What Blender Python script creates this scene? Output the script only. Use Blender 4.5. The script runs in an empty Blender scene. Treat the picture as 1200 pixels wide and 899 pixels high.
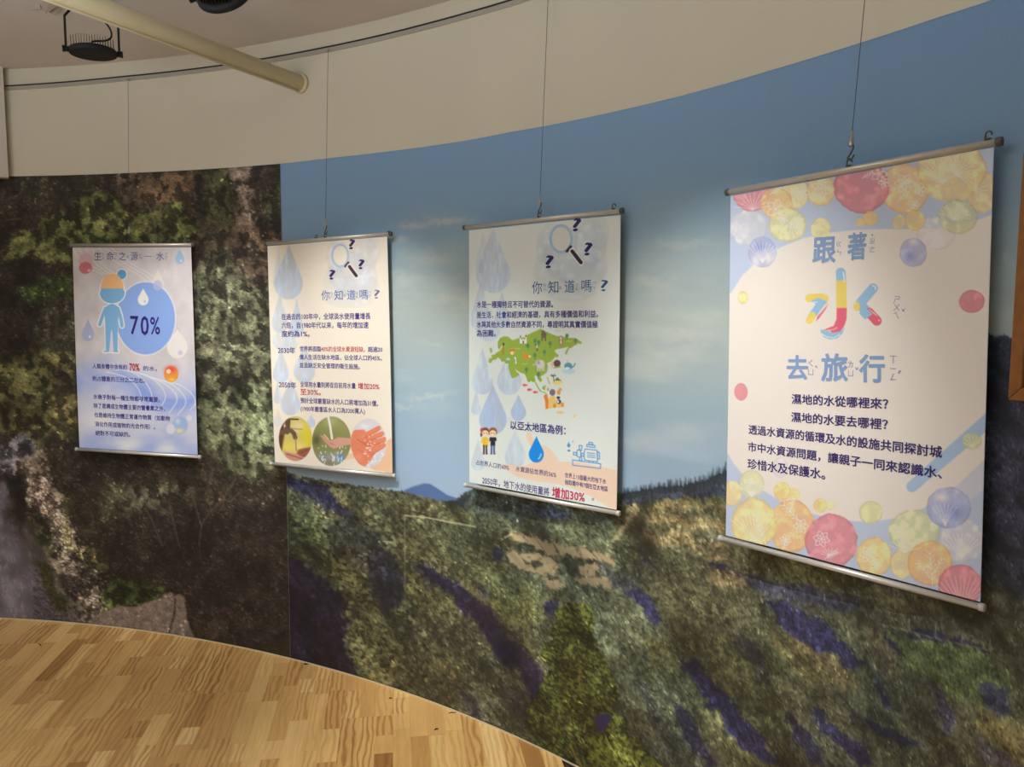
import bpy, bmesh, math, random
import numpy as np
from mathutils import Vector, Matrix

S = bpy.context.scene
COL = S.collection
random.seed(7)
RNG = np.random.default_rng(11)

# ------------------------------------------------------------------ camera
F = 890.0; EYE = 1.6; PITCH = .09422; ROLL = .00725
_c, _s = math.cos(PITCH), math.sin(PITCH); _cr, _sr = math.cos(ROLL), math.sin(ROLL)
FW = np.array([0, _c, -_s]); U0 = np.array([0, _s, _c]); R0 = np.array([1., 0, 0])
RV = R0*_cr + U0*_sr; UV = -R0*_sr + U0*_cr
CAM = np.array([0, 0, EYE])
cd = bpy.data.cameras.new('camera'); cam = bpy.data.objects.new('camera', cd); COL.objects.link(cam)
cd.sensor_fit = 'HORIZONTAL'; cd.sensor_width = 36; cd.lens = 36*F/1200; cd.clip_start = .05
m = Matrix.Identity(4)
for i in range(3):
    m[i][0] = RV[i]; m[i][1] = UV[i]; m[i][2] = -FW[i]; m[i][3] = CAM[i]
cam.matrix_world = m
S.camera = cam

# ------------------------------------------------------------------ world, exposure
w = bpy.data.worlds.new('world'); S.world = w; w.use_nodes = True
w.node_tree.nodes['Background'].inputs[0].default_value = (1, .95, .88, 1)
w.node_tree.nodes['Background'].inputs[1].default_value = .3
S.view_settings.view_transform = 'Standard'; S.view_settings.look = 'None'
S.view_settings.exposure = 0.0; S.view_settings.gamma = 1.0
S.view_settings.use_curve_mapping = False

# ------------------------------------------------------------------ lamps
def spot(name, loc, tgt, energy, deg, blend=.7, col=(1, .93, .82), size=.012):
    l = bpy.data.lights.new(name, 'SPOT'); l.energy = energy; l.spot_size = math.radians(deg)
    l.spot_blend = blend; l.color = col; l.shadow_soft_size = size
    o = bpy.data.objects.new(name, l); COL.objects.link(o); o.location = loc
    o.rotation_euler = (Vector(tgt)-Vector(loc)).to_track_quat('-Z', 'Y').to_euler(); return o
def area(name, loc, tgt, energy, sx, sy, col=(1, .94, .85)):
    l = bpy.data.lights.new(name, 'AREA'); l.energy = energy; l.shape = 'RECTANGLE'; l.size = sx; l.size_y = sy; l.color = col
    o = bpy.data.objects.new(name, l); COL.objects.link(o); o.location = loc
    o.rotation_euler = (Vector(tgt)-Vector(loc)).to_track_quat('-Z', 'Y').to_euler(); return o
WHT = (1., .98, .95)
spot('spot_lamp', (-1.12, 2.25, 2.48), (-1.54, 3.52, 1.20), 94, 50, 1, WHT)
spot('spot_lamp', (-.95, 1.95, 2.64), (-.64, 3.10, 1.17), 104, 46, 1, WHT)
spot('spot_lamp', (-.74, 1.68, 2.64), (-.10, 2.75, .88), 62, 41, 1, (.92, 1, .97))
spot('spot_lamp', (-.60, 1.20, 2.64), (.57, 2.07, 1.30), 100, 40, 1, WHT)
spot('spot_lamp', (-.6, 1.7, 2.64), (-.05, 2.5, 0), 95, 46, 1, (1, .98, .92))
area('overhead_fill', (-2.6, -1.6, 2.7), (-2.6, -1.6, 0), 36, 2.4, 1.6, (.76, .89, 1))  # added soft fill from above, behind the camera; no real fitting
area('back_fill', (-2.6, -5.2, 1.9), (-1.5, 3, 2.6), 14, 3.4, 1.2, (.76, .89, 1))  # added frontal fill from the unseen back of the room, not a window
area('upward_fill', (-2.1, .6, 1.95), (-2.1, .6, 3), 94, 2.2, 1.2, (.80, .91, 1))  # added upward fill to brighten ceiling and upper wall, no cove here

# ------------------------------------------------------------------ wall curve
CX, CY = -3.1, -.9
CO = [4.70964, .11591, -.27245, .34851, -.12735]
T0, T1 = math.radians(4), math.radians(64)
def wr(th):
    t = np.clip(th, T0, T1)/.6
    r = sum(c*t**k for k, c in enumerate(CO))
    return r
def wall(th, off=0.):
    r = wr(th)-off
    return np.stack([CX+r*np.sin(th), CY+r*np.cos(th)], -1)
def proj(P):
    d = P-CAM; z = np.maximum(d@FW, .05)
    return 600+F*(d@RV)/z, 449.5-F*(d@UV)/z
def ray(x, y): return (x-600)/F*RV-(y-449.5)/F*UV+FW
def onwall(x, y):
    d = ray(x, y); lo, hi = .2, 9.
    for _ in range(50):
        k = (lo+hi)/2; q = d[:2]*k-np.array([CX, CY]); th = math.atan2(q[0], q[1])
        if math.hypot(*q) < wr(th): lo = k
        else: hi = k
    return th, CAM+d*lo
def at_z(x, y, z): d = ray(x, y); return CAM+d*((z-EYE)/d[2])
def at_depth(x, y, dep): return CAM+ray(x, y)*dep
def table(pts):
    a = sorted((onwall(*p)[0], onwall(*p)[1][2]) for p in pts)
    return np.array([p[0] for p in a]), np.array([p[1] for p in a])
MT = table([(7,207),(150,203),(250,198),(330,192),(400,184),(450,178.5),(500,172),(550,164.5),(600,154.8),(640,148),(750,124.5),(800,112.5),(900,84),(1000,53.5),(1100,21),(1165,0)])
RT = table([(7,103),(145,92),(267,78),(380,58.5),(450,43.5),(500,31),(550,17.5),(600,3)])
def mural_top(th): return np.interp(th, *MT)
def rail_z(th): return np.interp(th, *RT)
CEIL = 2.745
TH_SEAM = onwall(331, 300)[0]

# ------------------------------------------------------------------ helpers
def lin(c):
    c = np.clip(np.asarray(c, dtype=np.float32)/255., 0, 1)
    return np.where(c <= .04045, c/12.92, ((c+.055)/1.055)**2.4)
def l4(c): return tuple(float(v) for v in lin(c))+(1.,)
def mat(name, col=None, rough=.5, metal=0., noise=0., nscale=20., bump=0., bscale=200., attr=None):
    M = bpy.data.materials.new(name); M.use_nodes = True; nt = M.node_tree; b = nt.nodes['Principled BSDF']
    b.inputs['Roughness'].default_value = rough; b.inputs['Metallic'].default_value = metal
    tc = nt.nodes.new('ShaderNodeTexCoord')
    if attr:
        a = nt.nodes.new('ShaderNodeAttribute'); a.attribute_name = attr; src = a.outputs['Color']
    else:
        r = nt.nodes.new('ShaderNodeRGB'); r.outputs[0].default_value = l4(col); src = r.outputs[0]
    if noise > 0:
        n = nt.nodes.new('ShaderNodeTexNoise'); n.inputs['Scale'].default_value = nscale; n.inputs['Detail'].default_value = 5
        nt.links.new(tc.outputs['Object'], n.inputs['Vector'])
        mr = nt.nodes.new('ShaderNodeMapRange'); mr.inputs[1].default_value = .25; mr.inputs[2].default_value = .75
        mr.inputs[3].default_value = 1-noise; mr.inputs[4].default_value = 1+noise
        nt.links.new(n.outputs[0], mr.inputs[0])
        v = nt.nodes.new('ShaderNodeVectorMath'); v.operation = 'SCALE'
        nt.links.new(src, v.inputs[0]); nt.links.new(mr.outputs[0], v.inputs['Scale']); src = v.outputs[0]
    nt.links.new(src, b.inputs['Base Color'])
    if bump > 0:
        n = nt.nodes.new('ShaderNodeTexNoise'); n.inputs['Scale'].default_value = bscale; n.inputs['Detail'].default_value = 3
        nt.links.new(tc.outputs['Object'], n.inputs['Vector'])
        bp = nt.nodes.new('ShaderNodeBump'); bp.inputs['Strength'].default_value = bump; bp.inputs['Distance'].default_value = .002
        nt.links.new(n.outputs[0], bp.inputs['Height']); nt.links.new(bp.outputs[0], b.inputs['Normal'])
    return M
def mesh_obj(name, V, Fc, mt, parent=None, smooth=False):
    me = bpy.data.meshes.new(name); me.from_pydata([tuple(map(float, v)) for v in V], [], Fc); me.update()
    if mt: me.materials.append(mt)
    if smooth:
        me.polygons.foreach_set('use_smooth', [True]*len(me.polygons))
    o = bpy.data.objects.new(name, me); COL.objects.link(o)
    if parent: o.parent = parent
    return o
def empty(name, loc, label, cat, group=None, rz=0):
    o = bpy.data.objects.new(name, None); COL.objects.link(o); o.location = tuple(map(float, loc)); o.rotation_euler = (0, 0, rz)
    o.empty_display_size = .05; tag(o, label, cat, group); return o
def tag(o, label, cat, group=None):
    o['label'] = label; o['category'] = cat
    if group: o['group'] = group
def structure(o): o['kind'] = 'structure'; return o
class MB:
    def __init__(s, org=(0, 0, 0)): s.V = []; s.F = []; s.o = np.array(org, float)
    def add(s, V, Fc):
        n = len(s.V); s.V += [np.array(v, float)-s.o for v in V]; s.F += [tuple(i+n for i in f) for f in Fc]
    def box(s, c, sx, sy, sz, X=(1, 0, 0), Y=(0, 1, 0), Z=(0, 0, 1)):
        c, X, Y, Z = (np.array(a, float) for a in (c, X, Y, Z))
        V = [c+X*sx/2*a+Y*sy/2*b+Z*sz/2*d for a in (-1, 1) for b in (-1, 1) for d in (-1, 1)]
        s.add(V, [(0,1,3,2),(4,6,7,5),(0,4,5,1),(2,3,7,6),(0,2,6,4),(1,5,7,3)])
    def tube(s, pts, r, n=12, cap=True):
        pts = [np.array(p, float) for p in pts]; rs = r if hasattr(r, '__len__') else [r]*len(pts)
        V = []; up = None
        for i, p in enumerate(pts):
            d = pts[min(i+1, len(pts)-1)]-pts[max(i-1, 0)]; d /= np.linalg.norm(d)
            if up is None:
                up = np.array([0, 0, 1.]) if abs(d[2]) < .9 else np.array([1., 0, 0])
            a = up-d*(up@d); a /= np.linalg.norm(a); up = a; b = np.cross(d, a)
            V += [p+(a*math.cos(k*2*math.pi/n)+b*math.sin(k*2*math.pi/n))*rs[i] for k in range(n)]
        Fc = [(i*n+k, i*n+(k+1) % n, (i+1)*n+(k+1) % n, (i+1)*n+k) for i in range(len(pts)-1) for k in range(n)]
        if cap: Fc += [tuple(range(n))[::-1], tuple(range((len(pts)-1)*n, len(pts)*n))]
        s.add(V, Fc)
    def build(s, name, mt, parent=None, smooth=False):
        o = mesh_obj(name, s.V, s.F, mt, parent, False)
        if smooth:
            me = o.data; me.polygons.foreach_set('use_smooth', [len(p.vertices) == 4 for p in me.polygons])
        return o

# ------------------------------------------------------------------ noise + print painter
_LAT = np.random.default_rng(5).random((256, 256)).astype(np.float32)
def vnoise(x, y, seed=0):
    x = x+seed*17.31; y = y+seed*7.77
    xi = np.floor(x).astype(np.int32); yi = np.floor(y).astype(np.int32)
    fx = (x-xi).astype(np.float32); fy = (y-yi).astype(np.float32)
    fx = fx*fx*(3-2*fx); fy = fy*fy*(3-2*fy)
    x0 = xi & 255; x1 = (xi+1) & 255; y0 = yi & 255; y1 = (yi+1) & 255
    return (_LAT[y0, x0]*(1-fx)+_LAT[y0, x1]*fx)*(1-fy)+(_LAT[y1, x0]*(1-fx)+_LAT[y1, x1]*fx)*fy
def fbm(x, y, oct=4, seed=0):
    t = 0; a = .5; n = 0
    for k in range(oct):
        t = t+a*vnoise(x, y, seed+k); n += a; a *= .5; x = x*2.03; y = y*2.03
    return t/n-.5          # about -.5 .. .5
def A3(c): return np.asarray(c, dtype=np.float32)
class Print:
    """flat print on a surface: colours are worked out per point of the sheet"""
    def __init__(s, X, Y, base, M=None):
        s.X = X.astype(np.float32); s.Y = Y.astype(np.float32); s.sh = X.shape
        s.C = np.empty(X.shape+(3,), np.float32); s.C[:] = A3(base)
        s.x = s.X.ravel(); s.y = s.Y.ravel(); s.c = s.C.reshape(-1, 3)
        s.bx = s.x; s.by = s.y
    def warp(s, amp, scale, seed=3, fine=0.):
        s.wx = s.x+amp*2*fbm(s.x/scale, s.y/scale, 4, seed); s.wy = s.y+amp*2*fbm(s.x/scale, s.y/scale, 4, seed+20)
        if fine: s.wx += fine*2*fbm(s.x/4.5, s.y/4.5, 3, seed+7); s.wy += fine*2*fbm(s.x/4.5, s.y/4.5, 3, seed+27)
    def sel(s, x0, y0, x1, y1, w=False):
        x, y = (s.wx, s.wy) if w else (s.x, s.y)
        i = np.nonzero((x > x0) & (x < x1) & (y > y0) & (y < y1))[0]
        return i, x[i], y[i]
    def put(s, i, a, col):
        col = A3(col); a = a[:, None]
        s.c[i] = s.c[i]*(1-a)+col*a
    def ell(s, cx, cy, rx, ry, col, alpha=1., edge=.8, ang=0., w=False, wc=0, rim=None):
        R = max(rx, ry)*1.1+edge*2+2
        i, x, y = s.sel(cx-R, cy-R, cx+R, cy+R, w)
        if not len(i): return
        dx, dy = x-cx, y-cy; ca, sa = math.cos(ang), math.sin(ang)
        u, v = dx*ca+dy*sa, -dx*sa+dy*ca
        if wc: 
            n1 = fbm(x/7+wc, y/7, 3, int(wc*7) % 40); u = u*(1+.10*n1); v = v*(1+.10*n1)
        r = np.sqrt((u/rx)**2+(v/ry)**2); d = (r-1)*min(rx, ry)
        a = np.clip(.5-d/edge, 0, 1)*alpha
        c = np.broadcast_to(A3(col), (len(i), 3))
        if wc:
            n = fbm(x/9+wc*3, y/9, 4, 3); c = c*(1+.10*n[:, None])+np.clip(n*90, 0, 40)[:, None]*A3((1, 1, 1))
            c = c*(1-.10*np.clip((r-.86)/.12, 0, 1)[:, None]); a = a*np.clip(.93+n*.5, 0, 1)
        if rim: 
            k = np.clip((r-.93)/.05, 0, 1)[:, None]; c = c*(1-k)+A3(rim)*k
        s.put(i, a, np.minimum(c, 255))
    def sdf(s, x, y, P):
        P = A3(P); n = len(P); d = np.full(len(x), 1e9, np.float32); ins = np.zeros(len(x), bool)
        for k in range(n):
            ax, ay = P[k]; bx, by = P[(k+1) % n]; ex, ey = bx-ax, by-ay; L = ex*ex+ey*ey+1e-9
            t = np.clip(((x-ax)*ex+(y-ay)*ey)/L, 0, 1); d = np.minimum(d, (x-ax-t*ex)**2+(y-ay-t*ey)**2)
            if ay != by:
                c = ((ay > y) != (by > y)) & (x < (bx-ax)*(y-ay)/(by-ay)+ax); ins ^= c
        d = np.sqrt(d); return np.where(ins, -d, d)
    def poly(s, P, col, alpha=1., edge=.8, w=False, tex=0):
        P = A3(P); q = edge+1
        i, x, y = s.sel(P[:, 0].min()-q, P[:, 1].min()-q, P[:, 0].max()+q, P[:, 1].max()+q, w)
        if not len(i): return
        d = s.sdf(x, y, P); a = np.clip(.5-d/edge, 0, 1)*alpha
        c = np.broadcast_to(A3(col), (len(i), 3))
        if tex: c = c*(1+tex*2*fbm(x/6, y/6, 4, 9)[:, None])
        s.put(i, a, c)
    def line(s, P, wd, col, alpha=1., edge=.8, w=False):
        P = A3(P); q = wd/2+edge+1
        i, x, y = s.sel(P[:, 0].min()-q, P[:, 1].min()-q, P[:, 0].max()+q, P[:, 1].max()+q, w)
        if not len(i): return
        d = np.full(len(x), 1e9, np.float32)
        for k in range(len(P)-1):
            ax, ay = P[k]; ex, ey = P[k+1]-P[k]; L = ex*ex+ey*ey+1e-9
            t = np.clip(((x-ax)*ex+(y-ay)*ey)/L, 0, 1); d = np.minimum(d, (x-ax-t*ex)**2+(y-ay-t*ey)**2)
        s.put(i, np.clip(.5-(np.sqrt(d)-wd/2)/edge, 0, 1)*alpha, col)
    def drop(s, cx, top, bot, hw, col, alpha=1., dot=None, wc=0):
        P = []; h = bot-top; ry = min(hw*1.12, h*.42); cy = bot-ry
        a0 = math.asin(min(.95, ry/(cy-top)))
        for k in range(25):
            a = a0+(math.pi-2*a0)*k/24-0
            P.append((cx+hw*math.cos(-a0+ (math.pi+2*a0)*k/24), cy+ry*math.sin(-a0+(math.pi+2*a0)*k/24)))
        P = [(cx, top)]+P[::-1]
        if wc:
            P2 = A3(P); i, x, y = s.sel(P2[:, 0].min()-2, P2[:, 1].min()-2, P2[:, 0].max()+2, P2[:, 1].max()+2)
            d = s.sdf(x, y, P2); n = fbm(x/3+wc, y/14, 3, 6)
            t = np.clip((y-top)/h, 0, 1)
            c = A3(col)*(1+.34*n[:, None])+A3((-14, -8, 6))*(t[:, None])*.8
            s.put(i, np.clip(.5-d/.8, 0, 1)*alpha*np.clip(.85+n, .4, 1), np.minimum(c, 255))
        else: s.poly(P, col, alpha)
        if dot: s.ell(cx+hw*.3, cy+ry*.35, max(hw*.16, .9), max(hw*.2, 1.1), dot)
    def glow(s, cx, cy, rx, ry, col, alpha, w=False):
        i, x, y = s.sel(cx-2*rx, cy-2*ry, cx+2*rx, cy+2*ry, w)
        a = np.exp(-(((x-cx)/rx)**2+((y-cy)/ry)**2)*1.6)*alpha; s.put(i, a, col)
def curve_pts(pts, n=5):
    P = [np.array(p, float) for p in pts]; out = []
    for i in range(len(P)-1):
        a, b, c, d = P[max(i-1, 0)], P[i], P[i+1], P[min(i+2, len(P)-1)]
        for k in range(n):
            t = k/n; out.append(.5*(2*b+(c-a)*t+(2*a-5*b+4*c-d)*t*t+(3*b-a-3*c+d)*t**3))
    return out+[P[-1]]
def grid_mesh(name, P3, RGB, mt, parent=None, back=None):
    """P3 (H,W,3) points, RGB (H,W,3) linear colours -> one sheet with a back and closed rim"""
    H, W = P3.shape[:2]; V = P3.reshape(-1, 3).astype(np.float32); nC = H*W
    idx = np.arange(nC, dtype=np.int32).reshape(H, W)
    q = np.stack([idx[:-1, :-1], idx[1:, :-1], idx[1:, 1:], idx[:-1, 1:]], -1).reshape(-1, 4)
    rgb = RGB.reshape(-1, 3)
    if back is not None:
        ring = np.concatenate([idx[0, :], idx[1:, -1], idx[-1, -2::-1], idx[-2:0:-1, 0]])
        rv = back.reshape(-1, 3)[ring].astype(np.float32); n = len(ring); b = np.arange(nC, nC+n, dtype=np.int32)
        V = np.concatenate([V, rv]); rgb = np.concatenate([rgb, np.full((n, 3), .7, np.float32)])
        s1 = np.stack([ring, np.roll(ring, -1), np.roll(b, -1), b], -1); q = np.concatenate([q, s1])
        # back: bridge top row to bottom row of the rim
        ri = np.unique(np.append(np.arange(0, H, 12), H-1)); ci = np.unique(np.append(np.arange(0, W, 12), W-1))
        cb_ = back[np.ix_(ri, ci)]; h2, w2 = cb_.shape[:2]; k2 = np.arange(h2*w2, dtype=np.int32).reshape(h2, w2)+len(V)
        V = np.concatenate([V, cb_.reshape(-1, 3).astype(np.float32)]); rgb = np.concatenate([rgb, np.full((h2*w2, 3), .7, np.float32)])
        q = np.concatenate([q, np.stack([k2[:-1, :-1], k2[:-1, 1:], k2[1:, 1:], k2[1:, :-1]], -1).reshape(-1, 4)])
    me = bpy.data.meshes.new(name); me.vertices.add(len(V)); me.vertices.foreach_set('co', V.ravel())
    me.loops.add(q.size); me.loops.foreach_set('vertex_index', q.ravel().astype(np.int32))
    me.polygons.add(len(q)); me.polygons.foreach_set('loop_start', np.arange(0, q.size, 4, dtype=np.int32))
    me.polygons.foreach_set('loop_total', np.full(len(q), 4, np.int32))
    me.update(calc_edges=True); me.validate()
    at = me.color_attributes.new('ink', 'FLOAT_COLOR', 'POINT')
    at.data.foreach_set('color', np.concatenate([rgb, np.ones((len(rgb), 1))], 1).astype(np.float32).ravel())
    me.materials.append(mt); o = bpy.data.objects.new(name, me); COL.objects.link(o)
    if parent: o.parent = parent
    return o

# ------------------------------------------------------------------ materials
M_WALL = mat('cream_painted_plaster', (221, 214, 194), .85, 0, .02, 3, .25, 350)
M_CEIL = mat('ceiling_paint', (212, 206, 202), .9, 0, .03, 3, .25, 250)
M_DUCT = mat('boxing_paint', (214, 205, 195), .9, 0, .02, 3, .15, 250)
M_ALU = mat('brushed_aluminium', (208, 205, 198), .32, .4, .05, 60)
M_ALUW = mat('silver_bar', (225, 224, 222), .3, .45, .03, 60)
M_GCAP = mat('grey_plastic', (92, 88, 86), .5, 0, .04, 50)
M_WCAP = mat('pale_plastic', (205, 203, 200), .45, 0, .03, 50)
M_CHR = mat('nickel_plated', (190, 186, 176), .28, .7, .03, 80)
M_DARKM = mat('dark_steel', (92, 88, 82), .4, .4, .05, 60)
M_RAIL = mat('rail_aluminium', (196, 192, 184), .45, .5, .04, 40)
M_SLOT = mat('rail_slot', (38, 36, 36), .6, 0, .05, 40)
M_PIPE = mat('cream_pipe_paint', (224, 212, 176), .4, 0, .04, 9)
M_BLK = mat('black_metal', (10, 9, 9), .75, 0, .05, 50)
M_LENS = mat('dark_glass', (10, 9, 8), .7, 0, .05, 30)
M_FIN = mat('fin_metal', (50, 44, 34), .5, .3, .05, 40)
M_WOODF = mat('frame_wood', (150, 98, 48), .4, 0, .18, 45)
M_PRINT = mat('matte_mural_print', rough=.62, attr='ink', noise=.05, nscale=260, bump=.06, bscale=500)
M_SHEET = mat('banner_print', rough=.55, attr='ink', noise=.012, nscale=200)
M_TRIM = mat('pale_edge_trim', (222, 205, 165), .45, 0, .03, 30)

# ------------------------------------------------------------------ room shell
def ring_wall(name, t0, t1, n, z0, z1, mt, off=0., thick=.12, zt=None):
    ths = np.linspace(t0, t1, n); V = []; Fc = []
    for th in ths:
        a = wall(th, off); b = wall(th, off-thick); z = z1 if zt is None else float(zt(th))
        V += [(a[0], a[1], z0), (a[0], a[1], z), (b[0], b[1], z), (b[0], b[1], z0)]
    for i in range(n-1):
        for k in range(4):
            Fc.append((i*4+k, i*4+(k+1) % 4, i*4+4+(k+1) % 4, i*4+4+k))
    Fc += [(0, 3, 2, 1), tuple((n-1)*4+k for k in range(4))]
    return mesh_obj(name, V, Fc, mt, smooth=False)
o = structure(ring_wall('wall_curved', math.radians(-40), math.radians(110), 301, 0, CEIL+.02, M_WALL))
o = structure(ring_wall('wall_back', math.radians(110), math.radians(320), 120, 0, CEIL+.02, mat('white_plaster', (224, 226, 228), .9, 0, .02, 3, .2, 300)))
def disc(name, z, thick, mt, R=4.95):
    n = 96; V = [(CX+R*math.cos(2*math.pi*k/n), CY+R*math.sin(2*math.pi*k/n), zz) for zz in (z, z+thick) for k in range(n)]
    Fc = [tuple(range(n))[::-1], tuple(range(n, 2*n))]+[(k, (k+1) % n, n+(k+1) % n, n+k) for k in range(n)]
    return mesh_obj(name, V, Fc, mt)
structure(disc('ceiling', CEIL, .1, M_CEIL))
M_SUB = mat('underlay', (70, 50, 30), .9, 0, .1, 10)
floor = structure(disc('floor', -.12, .112, M_SUB, 4.85))

# white boxing at the far left, above the mural
th7 = onwall(7, 150)[0]; P7 = onwall(7, 206)[1]
a = wall(th7, 0.); d_in = np.array([CX, CY])-a; d_in /= np.linalg.norm(d_in)
vray = a-np.array([0, 0]); vray /= np.linalg.norm(vray)
lft = np.array([-vray[1], vray[0]])
mb = MB()
A = a-vray*.05; B_ = A+lft*.5
zb = float(mural_top(th7))-.012
V = [(*a, zb), (*A, zb), (*B_, zb), (*(a+lft*.5+vray*.1), zb)]
V += [(v[0], v[1], CEIL+.01) for v in V]
mb.add(V, [(0,1,2,3),(7,6,5,4),(0,4,5,1),(1,5,6,2),(2,6,7,3),(3,7,4,0)])
structure(mb.build('trim_1', M_DUCT))

# ------------------------------------------------------------------ parquet strips
PD = math.radians(8.95); dv = np.array([-math.sin(PD), math.cos(PD)]); du = np.array([math.cos(PD), math.sin(PD)])
M_WOOD = bpy.data.materials.new('oak_strip'); M_WOOD.use_nodes = True
nt = M_WOOD.node_tree; N = nt.nodes; L = nt.links; b = N['Principled BSDF']
b.inputs['Roughness'].default_value = .42
at_ = N.new('ShaderNodeAttribute'); at_.attribute_name = 'tone'
at2 = N.new('ShaderNodeAttribute'); at2.attribute_name = 'grain'
sx = N.new('ShaderNodeSeparateXYZ'); L.new(at2.outputs['Vector'], sx.inputs[0])
def math_(op, a, b_=None, c=None):
    n = N.new('ShaderNodeMath'); n.operation = op
    for k, v in enumerate((a, b_, c)):
        if v is None: continue
        if hasattr(v, 'is_linked') or hasattr(v, 'links'): L.new(v, n.inputs[k])
        else: n.inputs[k].default_value = v
    return n.outputs[0]
ton = at_.outputs['Fac']
off = math_('MULTIPLY', ton, 37.7)
def comb(x, y, z):
    n = N.new('ShaderNodeCombineXYZ')
    for k, v in enumerate((x, y, z)): L.new(v, n.inputs[k])
    return n.outputs[0]
v1 = comb(math_('MULTIPLY', sx.outputs[0], 1.0), math_('MULTIPLY', sx.outputs[1], .22), off)
wv = N.new('ShaderNodeTexWave'); wv.wave_type = 'BANDS'; wv.bands_direction = 'X'
wv.inputs['Scale'].default_value = 13; wv.inputs['Distortion'].default_value = 8.5; wv.inputs['Detail'].default_value = 2.
wv.inputs['Detail Scale'].default_value = 1.3; wv.inputs['Detail Roughness'].default_value = .55
L.new(v1, wv.inputs['Vector'])
v2 = comb(math_('MULTIPLY', sx.outputs[0], 260.), math_('MULTIPLY', sx.outputs[1], 9.), off)
n2 = N.new('ShaderNodeTexNoise'); n2.inputs['Scale'].default_value = 1; n2.inputs['Detail'].default_value = 3; L.new(v2, n2.inputs['Vector'])
v3 = comb(math_('MULTIPLY', sx.outputs[0], 14.), math_('MULTIPLY', sx.outputs[1], 3.), off)
n3 = N.new('ShaderNodeTexNoise'); n3.inputs['Scale'].default_value = 1; n3.inputs['Detail'].default_value = 2; L.new(v3, n3.inputs['Vector'])
wn = N.new('ShaderNodeTexWhiteNoise'); wn.noise_dimensions = '1D'; L.new(off, wn.inputs['W'])
cr = N.new('ShaderNodeValToRGB'); L.new(ton, cr.inputs[0])
E_ = cr.color_ramp.elements
E_[0].position = 0; E_[0].color = l4((170, 120, 66)); E_[1].position = 1; E_[1].color = l4((244, 204, 138))
for p, c in ((.15, (192, 142, 82)), (.35, (214, 164, 100)), (.55, (222, 174, 108)), (.75, (232, 188, 120))):
    e = cr.color_ramp.elements.new(p); e.color = l4(c)
g = math_('MULTIPLY', math_('POWER', wv.outputs['Fac'], 2.0), math_('MULTIPLY', math_('POWER', wn.outputs['Value'], 1.3), .75))
f2 = math_('MULTIPLY', 1.08, math_('ADD', .84, math_('MULTIPLY', n2.outputs[0], .32)))
f3 = math_('MULTIPLY', f2, math_('ADD', .85, math_('MULTIPLY', n3.outputs[0], .3)))
vm = N.new('ShaderNodeVectorMath'); vm.operation = 'SCALE'; L.new(cr.outputs[0], vm.inputs[0]); L.new(f3, vm.inputs['Scale'])
mx = N.new('ShaderNodeMix'); mx.data_type = 'RGBA'; mx.blend_type = 'MULTIPLY'; L.new(g, mx.inputs[0]); L.new(vm.outputs[0], mx.inputs[6]); mx.inputs[7].default_value = (.42, .27, .14, 1)
L.new(mx.outputs[2], b.inputs['Base Color'])

def clip_circ(P):
    """cut a strip's outline against the wall foot (tangent line at its outermost corner)"""
    out = P
    cen = np.mean(P, 0)-np.array([CX, CY]); th = math.atan2(cen[0], cen[1])
    for t in (th-.04, th, th+.04):
        nrm = np.array([math.sin(t), math.cos(t)]); lim = wr(t)-.004+nrm@np.array([CX, CY]); new = []
        for i in range(len(out)):
            p, q = out[i], out[(i+1) % len(out)]; a, b2 = lim-p@nrm, lim-q@nrm
            if a >= 0: new.append(p)
            if (a >= 0) != (b2 >= 0): new.append(p+(q-p)*a/(a-b2))
        out = new
        if len(out) < 3: return None
    return out
WS = .0665; rr = random.Random(21)
restV = []; restF = []; restT = []; restG = []
cen2 = np.array([CX, CY]); uc = cen2@du; vc = cen2@dv
n_vis = 0
def strip_geo(P, org):
    n = len(P); g_ = .00035
    c = np.mean(P, 0); Q = [p+(c-p)/max(np.linalg.norm(c-p), 1e-6)*g_ for p in P]
    V = [(*(q-org), z) for z in (-.008, 0.) for q in Q]
    Fc = [tuple(range(n, 2*n))]+[(k, (k+1) % n, n+(k+1) % n, n+k) for k in range(n)]
    return V, Fc
def in_frame(P):
    P3 = np.array([(p[0], p[1], 0.) for p in P]); d = (P3-CAM)@FW
    if d.min() < .3: return False
    x, y = proj(P3); return x.max() > 0 and x.min() < 1200 and y.max() > 0 and y.min() < 899
plank_parts = []
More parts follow.
